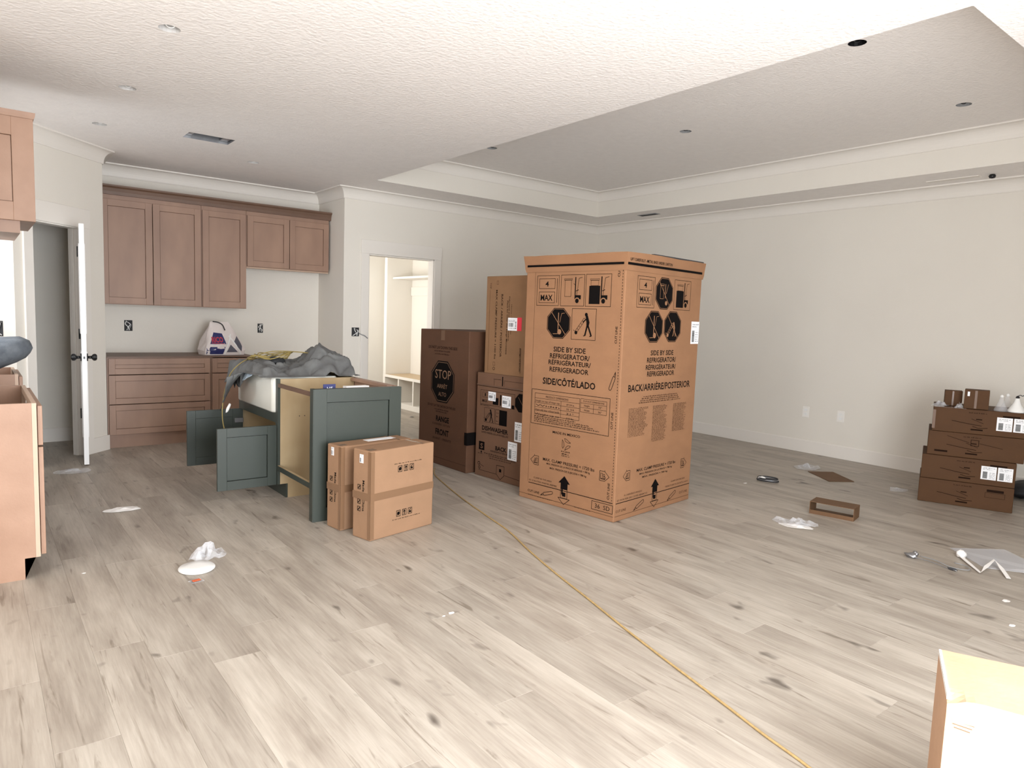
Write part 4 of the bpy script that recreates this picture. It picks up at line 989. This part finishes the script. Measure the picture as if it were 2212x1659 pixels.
# stack of four long cartons by the right wall
KA = -1.216; kx, ky = 6.078, 2.263
ku = Vector((math.cos(KA), math.sin(KA), 0)); kv = Vector((-ku.y, ku.x, 0)); kz = 0
ks = [(0, 0, .635, 'bottom long brown carton of the stack, plain front'), (.006, .004, .628, 'second carton from the bottom of the stack, two white labels'), (.035, .010, .640, 'third carton from the bottom of the stack, no label and shifted right'), (.055, .008, .700, 'top carton of the stack with torn left end and two white labels')]
for i, (du, dv, w_, lab) in enumerate(ks):
    o_ = Vector((kx, ky, 0))+ku*du+kv*dv; h_ = .196
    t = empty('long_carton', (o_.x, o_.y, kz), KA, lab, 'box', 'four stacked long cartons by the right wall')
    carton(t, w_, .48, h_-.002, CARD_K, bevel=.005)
    P = Print(); P.fuzz(.24, .36, .165, .008, i, k=0); P.pline([(.13, .095), (.25, .078), (.33, .070)], .004); P.pline([(.26, .12), (.30, .105), (.34, .09)], .003); P.fill(.29, .115, .33, .123); P.fill(.26, .03, .34, .042); P.pline([(.27, .062), (.31, .05), (.37, .056)], .004)
    if i == 2: P.rect(.29, .10, .345, .15, .004); P.pline([(.13, .165), (.28, .125)], .003); P.pline([(.35, .125), (.50, .100)], .003); P.fill(.05, .03, .14, .045)
    if i in (0, 1, 3): P.fill(.46, .145, .57, .165); P.rect(.45, .10, .58, .14, .002)
    P.build('front_print', [INKD], t, (0, 0, 0), (1, 0, 0), (0, -1, 0))
    if i in (1, 3):
        a = .405 if i == 1 else .425
        label(t, (0, 0, 0), (1, 0, 0), (0, -1, 0), a, .045, a+.100, .150, seed=50+i); label(t, (0, 0, 0), (1, 0, 0), (0, -1, 0), a+.108, .045, a+.212 if i == 3 else a+.205, .150, seed=60+i)
    if i == 3: MB().box(-.0015, -.0015, .02, .018, .10, .17).build('torn_tape', TAPED, t); MB().box(.0, .0, h_-.002, .22, .10, h_).build('top_tape', TAPED, t)
    kz += h_
def on_stack(u, v): q = Vector((kx, ky, 0))+ku*u+kv*v; return (q.x, q.y, kz-.0)
def mini(name, u, v, a_, w_, d_, h_, lab):
    t = empty(name, on_stack(u, v), KA+a_, lab, 'box', 'small boxes on the carton stack'); carton(t, w_, d_, h_, CARD_K, bevel=.003)
    MB().box(w_*.42, -.0012, 0.004, w_*.52, 0, h_-.004).build('packing_tape', TAPED, t); return t
mini('small_carton', .125, .17, .03, .122, .10, .125, 'small brown box lying left on the carton stack')
t = mini('cube_carton', .255, .05, -.05, .165, .14, .150, 'cube-shaped brown box on the carton stack beside the glass shades')
MB().box(.02, -.0015, .10, .035, 0, .135).build('white_sticker', WHITE, t)
# bell shades
def bell(u, v, m, lab, s=1, hook=False):
    t = empty('bell_shade', on_stack(u, v), KA, lab, 'lamp shade', 'bell shades on the carton stack')
    MB().lathe([(.060*s, 0), (.058*s, .012), (.045*s, .035), (.030*s, .060), (.020*s, .085), (.016*s, .105), (.008*s, .112)]).build('shade', m, t, smooth=True)
    MB().lathe([(.012, .108), (.014, .116), (.009, .124), (.003, .128)], seg=12).build('cap', BLACK if hook else WHITEP, t)
    if hook: tube('hook_wire', [(0, 0, .125), (.015, 0, .134), (.03, 0, .128), (.045, 0, .140), (.055, 0, .128), (.042, 0, .118)], .003, BLACK, t, 6, 4)
bell(.50, .06, CLEAR, 'clear glass bell shade on the carton stack, left of the white one', .8)
bell(.60, .07, WHITEP, 'white bell shade with black wire hook on the carton stack', 1, True)
bell(.55, .22, CLEAR, 'clear bell shade behind the other two on the carton stack', .8)
def crumple(name, c, rx, ry, h, m, lab, cat, seed, rot=0, n=14, group=None):
    R = random.Random(seed); v = []; f = []
    rays = 18; rings = 7; v.append((0, 0, h*.5))
    for k in range(1, rings+1):
        for i in range(rays):
            a = 2*PI*i/rays; e = 1+.35*noise.noise(Vector((math.cos(a)*1.5, math.sin(a)*1.5, seed*3.1)))
            q = k/rings; x_, y_ = math.cos(a)*rx*q*e, math.sin(a)*ry*q*e
            z = max(.0008, h*(abs(noise.noise(Vector((x_*18, y_*18, seed))))*1.6+.25*noise.noise(Vector((x_*55, y_*55, seed))))*(1-q*.75)+.0015)
            v.append((x_, y_, z))
    for i in range(rays): f.append((0, 1+i, 1+(i+1) % rays))
    for k in range(rings-1):
        for i in range(rays):
            j = (i+1) % rays; f.append((1+k*rays+i, 1+(k+1)*rays+i, 1+(k+1)*rays+j, 1+k*rays+j))
    me = bpy.data.meshes.new(name); me.from_pydata(v, [], f); o = link(name, me, m)
    o.location = c; o.rotation_euler = (0, 0, rot); s = o.modifiers.new('s', 'SOLIDIFY'); s.thickness = .0012; s.offset = 1
    return tag(o, lab, cat, group)
q = on_stack(.10, .07); crumple('plastic_wrap', q, .10, .05, .07, CLEAR, 'crumpled clear wrap on the left end of the carton stack', 'plastic', 3)
q = on_stack(.225, .03); crumple('plastic_bag', q, .055, .025, .10, CLEAR, 'twisted clear plastic bag in front of the cube box on the stack', 'plastic', 4)

# near carton, cut by the lower right corner
nA = math.atan2(-.915, .40)
t = empty('near_carton', (1.927, .604, 0), nA, 'closed brown carton in the lower right corner, crushed top corner', 'box')
bm = bmesh.new(); LW, LD, LH = .80, .30, .45; NX, NY = 40, 16
def nz(x_, y_):
    d = math.hypot(x_, y_); z = LH-.018*math.exp(-(d/.03)**2)+noise.noise(Vector((x_*7, y_*7, 0)))*.003
    return z
grid = [[bm.verts.new((LW*i/NX, LD*j/NY, nz(LW*i/NX, LD*j/NY))) for j in range(NY+1)] for i in range(NX+1)]
for i in range(NX):
    for j in range(NY): bm.faces.new((grid[i][j], grid[i+1][j], grid[i+1][j+1], grid[i][j+1]))
per = [grid[i][0] for i in range(NX+1)]+[grid[NX][j] for j in range(1, NY+1)]+[grid[i][NY] for i in range(NX-1, -1, -1)]+[grid[0][j] for j in range(NY-1, 0, -1)]
zs = (.425, .405, .38, .2, 0); prev = per
for z in zs:
    cur = [bm.verts.new((v.co.x, v.co.y+(-.003 if (z in (.405,) and v.co.y < .01) else 0), z)) for v in per]
    for i in range(len(per)): j = (i+1) % len(per); bm.faces.new((prev[j], prev[i], cur[i], cur[j]))
    prev = cur
me = bpy.data.meshes.new('carton'); bm.to_mesh(me); bm.free(); link('carton', me, CARD_B, t)
MB().box(-.001, .010, .4385, .005, LD-.01, .4535).build('edge_highlight', WHITEP, t)  # white strip stands in for the highlight along the top edge
b = MB()
for k in range(3): b.obox((.012+.004*k, -.0012, .392-.009*k), (.05-.008*k, 0, -.004), (0, .001, 0), (0, 0, .0018))
b.build('crease_print', BROWND, t)

# ------------------------------------------------------------------ mudroom bench and locker
t = empty('mudroom_bench', (4.90, 7.60, 0), 0, 'white cubby bench with wooden top beyond the bright doorway', 'bench')
L_ = 1.75
MB().box(.0, -.0, .435, .45, L_, .46).build('bench_top', mat('bench_wood', srgb(196, 172, 138), .5), t)
b = MB().box(-.01, 0, .425, .012, L_, .462).box(0, 0, .0, .02, L_, .075)
b.build('bench_rail', MUDW, t)
for k, y_ in enumerate((L_-.03, L_-.46, L_-.89, L_-1.32, 0)):
    MB().box(0, y_, .075, .40, y_+.03, .425).build('divider', MUDW, t)
MB().box(.02, 0, .06, .44, L_, .075).box(.425, 0, .075, .44, L_, .425).build('cubby_back', MUDW, t)
t = empty('locker_shelf', (5.02, 7.60, 1.895), 0, 'white upper shelf in the mudroom locker', 'shelf'); MB().box(0, 0, 0, .335, L_, .03).build('shelf_board', MUDW, t)
t = empty('hook_rail', (MX, 7.60, 1.66), 0, 'white coat rail under the mudroom shelf', 'rail'); MB().box(-.025, 0, 0, 0, L_, .13).build('rail_board', MUDW, t)
crumple('floor_scrap', (4.62, 8.0, 0), .03, .025, .02, GREY, 'small grey scrap on the mudroom floor before the bench', 'scrap', 70)

# ------------------------------------------------------------------ things on the floor
t = empty('extension_cord', (0, 0, 0), 0, 'thin tan cord running across the floor from the cartons to the camera', 'cord')
tube('cord_line', [(3.24, 5.18, .005), (3.105, 4.965, .005), (2.97, 4.55, .005), (2.853, 4.125, .005), (2.76, 3.72, .005), (2.677, 3.365, .005), (2.55, 3.0, .005), (2.446, 2.658, .005), (2.35, 2.30, .005), (2.26, 1.983, .005), (2.20, 1.75, .005), (2.144, 1.517, .005), (2.10, 1.34, .005), (2.056, 1.167, .005), (2.019, .992, .005), (1.955, .80, .005), (1.86, .55, .005), (1.70, .25, .005)], .0048, CORDT, t, 8, 8)
crumple('plastic_scrap', (.61, 6.50, 0), .13, .10, .035, CLEAR, 'clear plastic scrap on the floor below the pantry door', 'plastic', 11)
crumple('plastic_scrap', (.36, 7.15, 0), .10, .08, .05, CLEAR, 'clear plastic scrap just inside the dark pantry', 'plastic', 12)
crumple('paper_scrap', (.748, 5.116, 0), .115, .055, .02, PAPER, 'long white paper scrap on the floor left of the island doors', 'paper', 13, rot=-.1)
t = empty('foam_oval', (.888, 3.735, 0), -.15, 'white oval foam disc on the floor left of the flat cartons', 'foam disc')
MB().lathe([(.080, 0), (.088, .006), (.090, .012), (.085, .018), (.04, .021)], seg=28).build('disc', WHITEP, t, smooth=True)
crumple('clear_wrap', (.985, 3.90, 0), .095, .07, .13, CLEAR, 'peaked clear wrap standing behind the white foam disc', 'plastic', 15)
t = empty('orange_packet', (.846, 3.57, 0), .2, 'tiny clear packet with orange print below the foam disc', 'packet')
MB().box(-.032, -.022, 0, .032, .022, .005).build('packet_film', CLEAR, t, bevel=.002)
MB().box(-.02, -.012, .005, .02, .010, .009).build('packet_content', ORNG, t, bevel=.002)
for i, (x_, y_, s_) in enumerate(((.409, 3.978, .006), (1.706, 2.553, .010), (1.66, 2.545, .005), (4.175, 1.091, .016), (3.842, .969, .012), (5.30, 3.36, .012))):
    labs = ['white crumb on the floor beside the left base cabinet', 'larger of two white crumbs in the middle of the bright floor', 'smaller of two white crumbs in the middle of the bright floor', 'white chip on the floor at right edge, farther from the near carton', 'white chip on the floor at right edge, nearer the near carton', 'white chip on the floor beside the wire coil']
    crumple('floor_chip', (x_, y_, 0), s_*1.5, s_, .006, PAPER, labs[i], 'chip', 80+i, group='white chips on the floor')
# oval scrap with wrap at right
t = crumple('paper_disc', (4.46, 2.41, 0), .115, .055, .018, PAPER, 'white foam disc in clear wrap on the floor in front of the open tray', 'foam disc', 16, rot=-1.1)
crumple('clear_film', (4.53, 2.45, 0), .14, .09, .07, CLEAR, 'clear film around the white disc in front of the open tray', 'plastic', 17, rot=-1.1)
# flat cardboard sheet and plastic behind
t = empty('cardboard_sheet', (0, 0, 0), 0, 'flat brown cardboard piece lying on the floor near the right wall', 'cardboard')
c4 = [(6.059, 2.995), (6.263, 2.867), (6.494, 3.18), (6.293, 3.324)]
b = MB(); b.v = [(x_, y_, z) for z in (.002, .006) for x_, y_ in c4]; b.f = [(0, 3, 2, 1), (4, 5, 6, 7)]+[(i, (i+1) % 4, 4+(i+1) % 4, 4+i) for i in range(4)]; b.mi = [0]*6; b.build('sheet', CARD_T, t)
crumple('clear_wrap', (6.46, 3.42, 0), .16, .12, .06, CLEAR, 'clear wrap on the floor behind the flat cardboard piece', 'plastic', 18)
crumple('clear_wrap', (6.30, 2.50, 0), .10, .07, .03, CLEAR, 'clear wrap peeking out left of the carton stack', 'plastic', 19)
# ring of wire
t = empty('wire_coil', (5.565, 3.305, 0), -1.25, 'small grey wire coil on the floor right of the refrigerator carton', 'wire')
for k in range(3): tube('wire_loop', [(math.cos(a_)*(.092-.004*k), math.sin(a_)*(.055+.004*k), .010+.009*k) for a_ in [2*PI*i/12 for i in range(13)]], .006, METAL if k % 2 else DARK, t, 6, 4)
blob('twist_tag', (-.045, -.03, .025), (.032, .02, .016), PAPER, 22, .3, t)
# open tray frame
p0 = Vector((4.881, 2.545, 0)); p1 = Vector((4.949, 2.247, 0)); du = (p1-p0).normalized(); dv = Vector((-du.y, du.x, 0)); TL = (p1-p0).length; TD, THh = .17, .088
t = empty('open_carton_tray', p0, math.atan2(du.y, du.x), 'open brown cardboard sleeve standing on the floor in front of the right wall', 'box')
MB().box(0, 0, 0, TL, TD, .005).box(0, 0, THh, TL, TD, THh+.004).box(0, 0, .005, .004, TD, THh).box(TL-.004, 0, .005, TL, TD, THh).build('sleeve', CARD_T, t)
MB().box(.004, 0, .005, TL-.004, .004, .030).build('front_lip', CARD_T, t)
# screws, wire bundle, paper and ribbon at the right
t = empty('metal_bracket_wire', (4.476, 1.671, 0), math.atan2(-.218, .001), 'shiny metal fitting with two long wires on the floor at right', 'wire')
blob('fitting_head', (0, 0, .014), (.035, .022, .016), METAL, 31, .35, t); blob('fitting_knob', (.0, .06, .014), (.018, .016, .014), METAL, 32, .35, t)
tube('wire', [(0.01, -.01, .01), (.10, -.012, .012), (.20, -.03, .008), (.26, -.035, .006)], .003, METAL, t, 6, 4); tube('wire', [(0.03, .05, .01), (.12, .035, .014), (.22, .0, .008), (.30, .03, .01), (.27, .09, .012), (.20, .10, .01)], .003, GREY, t, 6, 4); blob('clip', (.235, -.03, .008), (.025, .008, .008), DARK, 33, .2, t)
t = empty('paper_sheet', (0, 0, 0), 0, 'large translucent white paper sheet on the floor at the right edge', 'paper')
cs = [(4.667, 1.343), (4.897, 1.604), (5.10, 1.45), (5.135, 1.377), (5.02, 1.20), (4.90, 1.10), (4.777, 1.176)]
b = MB(); n_ = len(cs); b.v = [(x_, y_, z) for z in (.001, .004) for x_, y_ in cs]; b.f = [tuple(reversed(range(n_))), tuple(range(n_, 2*n_))]+[(i, (i+1) % n_, n_+(i+1) % n_, n_+i) for i in range(n_)]
for k in range(len(b.v)):
    x_, y_, z = b.v[k]; b.v[k] = (x_, y_, z+(.012 if k % n_ in (3, 5) else 0))
b.mi = [0]*len(b.f); b.build('sheet', FILM, t)
tag(blob('foam_ball', (4.755, 1.494, .022), (.03, .028, .022), PAPER, 34, .3), 'small crumpled white paper ball on the edge of the paper sheet', 'paper')
def ribbon(name, pts, w_, m, lab):
    v = []; f = []
    for i, p in enumerate(pts):
        a = Vector(pts[max(0, i-1)]); c = Vector(pts[min(len(pts)-1, i+1)]); d = (c-a); s_ = Vector((-d.y, d.x, 0)).normalized()*w_/2
        v += [tuple(Vector(p)+s_), tuple(Vector(p)-s_)]
    for i in range(len(pts)-1): f.append((2*i, 2*i+2, 2*i+3, 2*i+1))
    me = bpy.data.meshes.new(name); me.from_pydata(v, [], f); o = link(name, me, m); s = o.modifiers.new('s', 'SOLIDIFY'); s.thickness = .0015; s.offset = 0
    return tag(o, lab, 'ribbon')
ribbon('packing_strap', [(4.74, 1.49, .012), (4.64, 1.41, .010), (4.534, 1.321, .006), (4.64, 1.325, .02), (4.772, 1.326, .035), (4.68, 1.26, .020), (4.569, 1.193, .006)], .022, PAPER, 'zigzag white packing strap on the floor beside the paper sheet')
t = tag(blob('black_bundle', (7.00, 1.78, .075), (.15, .14, .075), mat('black_fabric', srgb(26, 24, 26), .7), 41, .25), 'black bundle on the floor behind the carton stack', 'bundle')
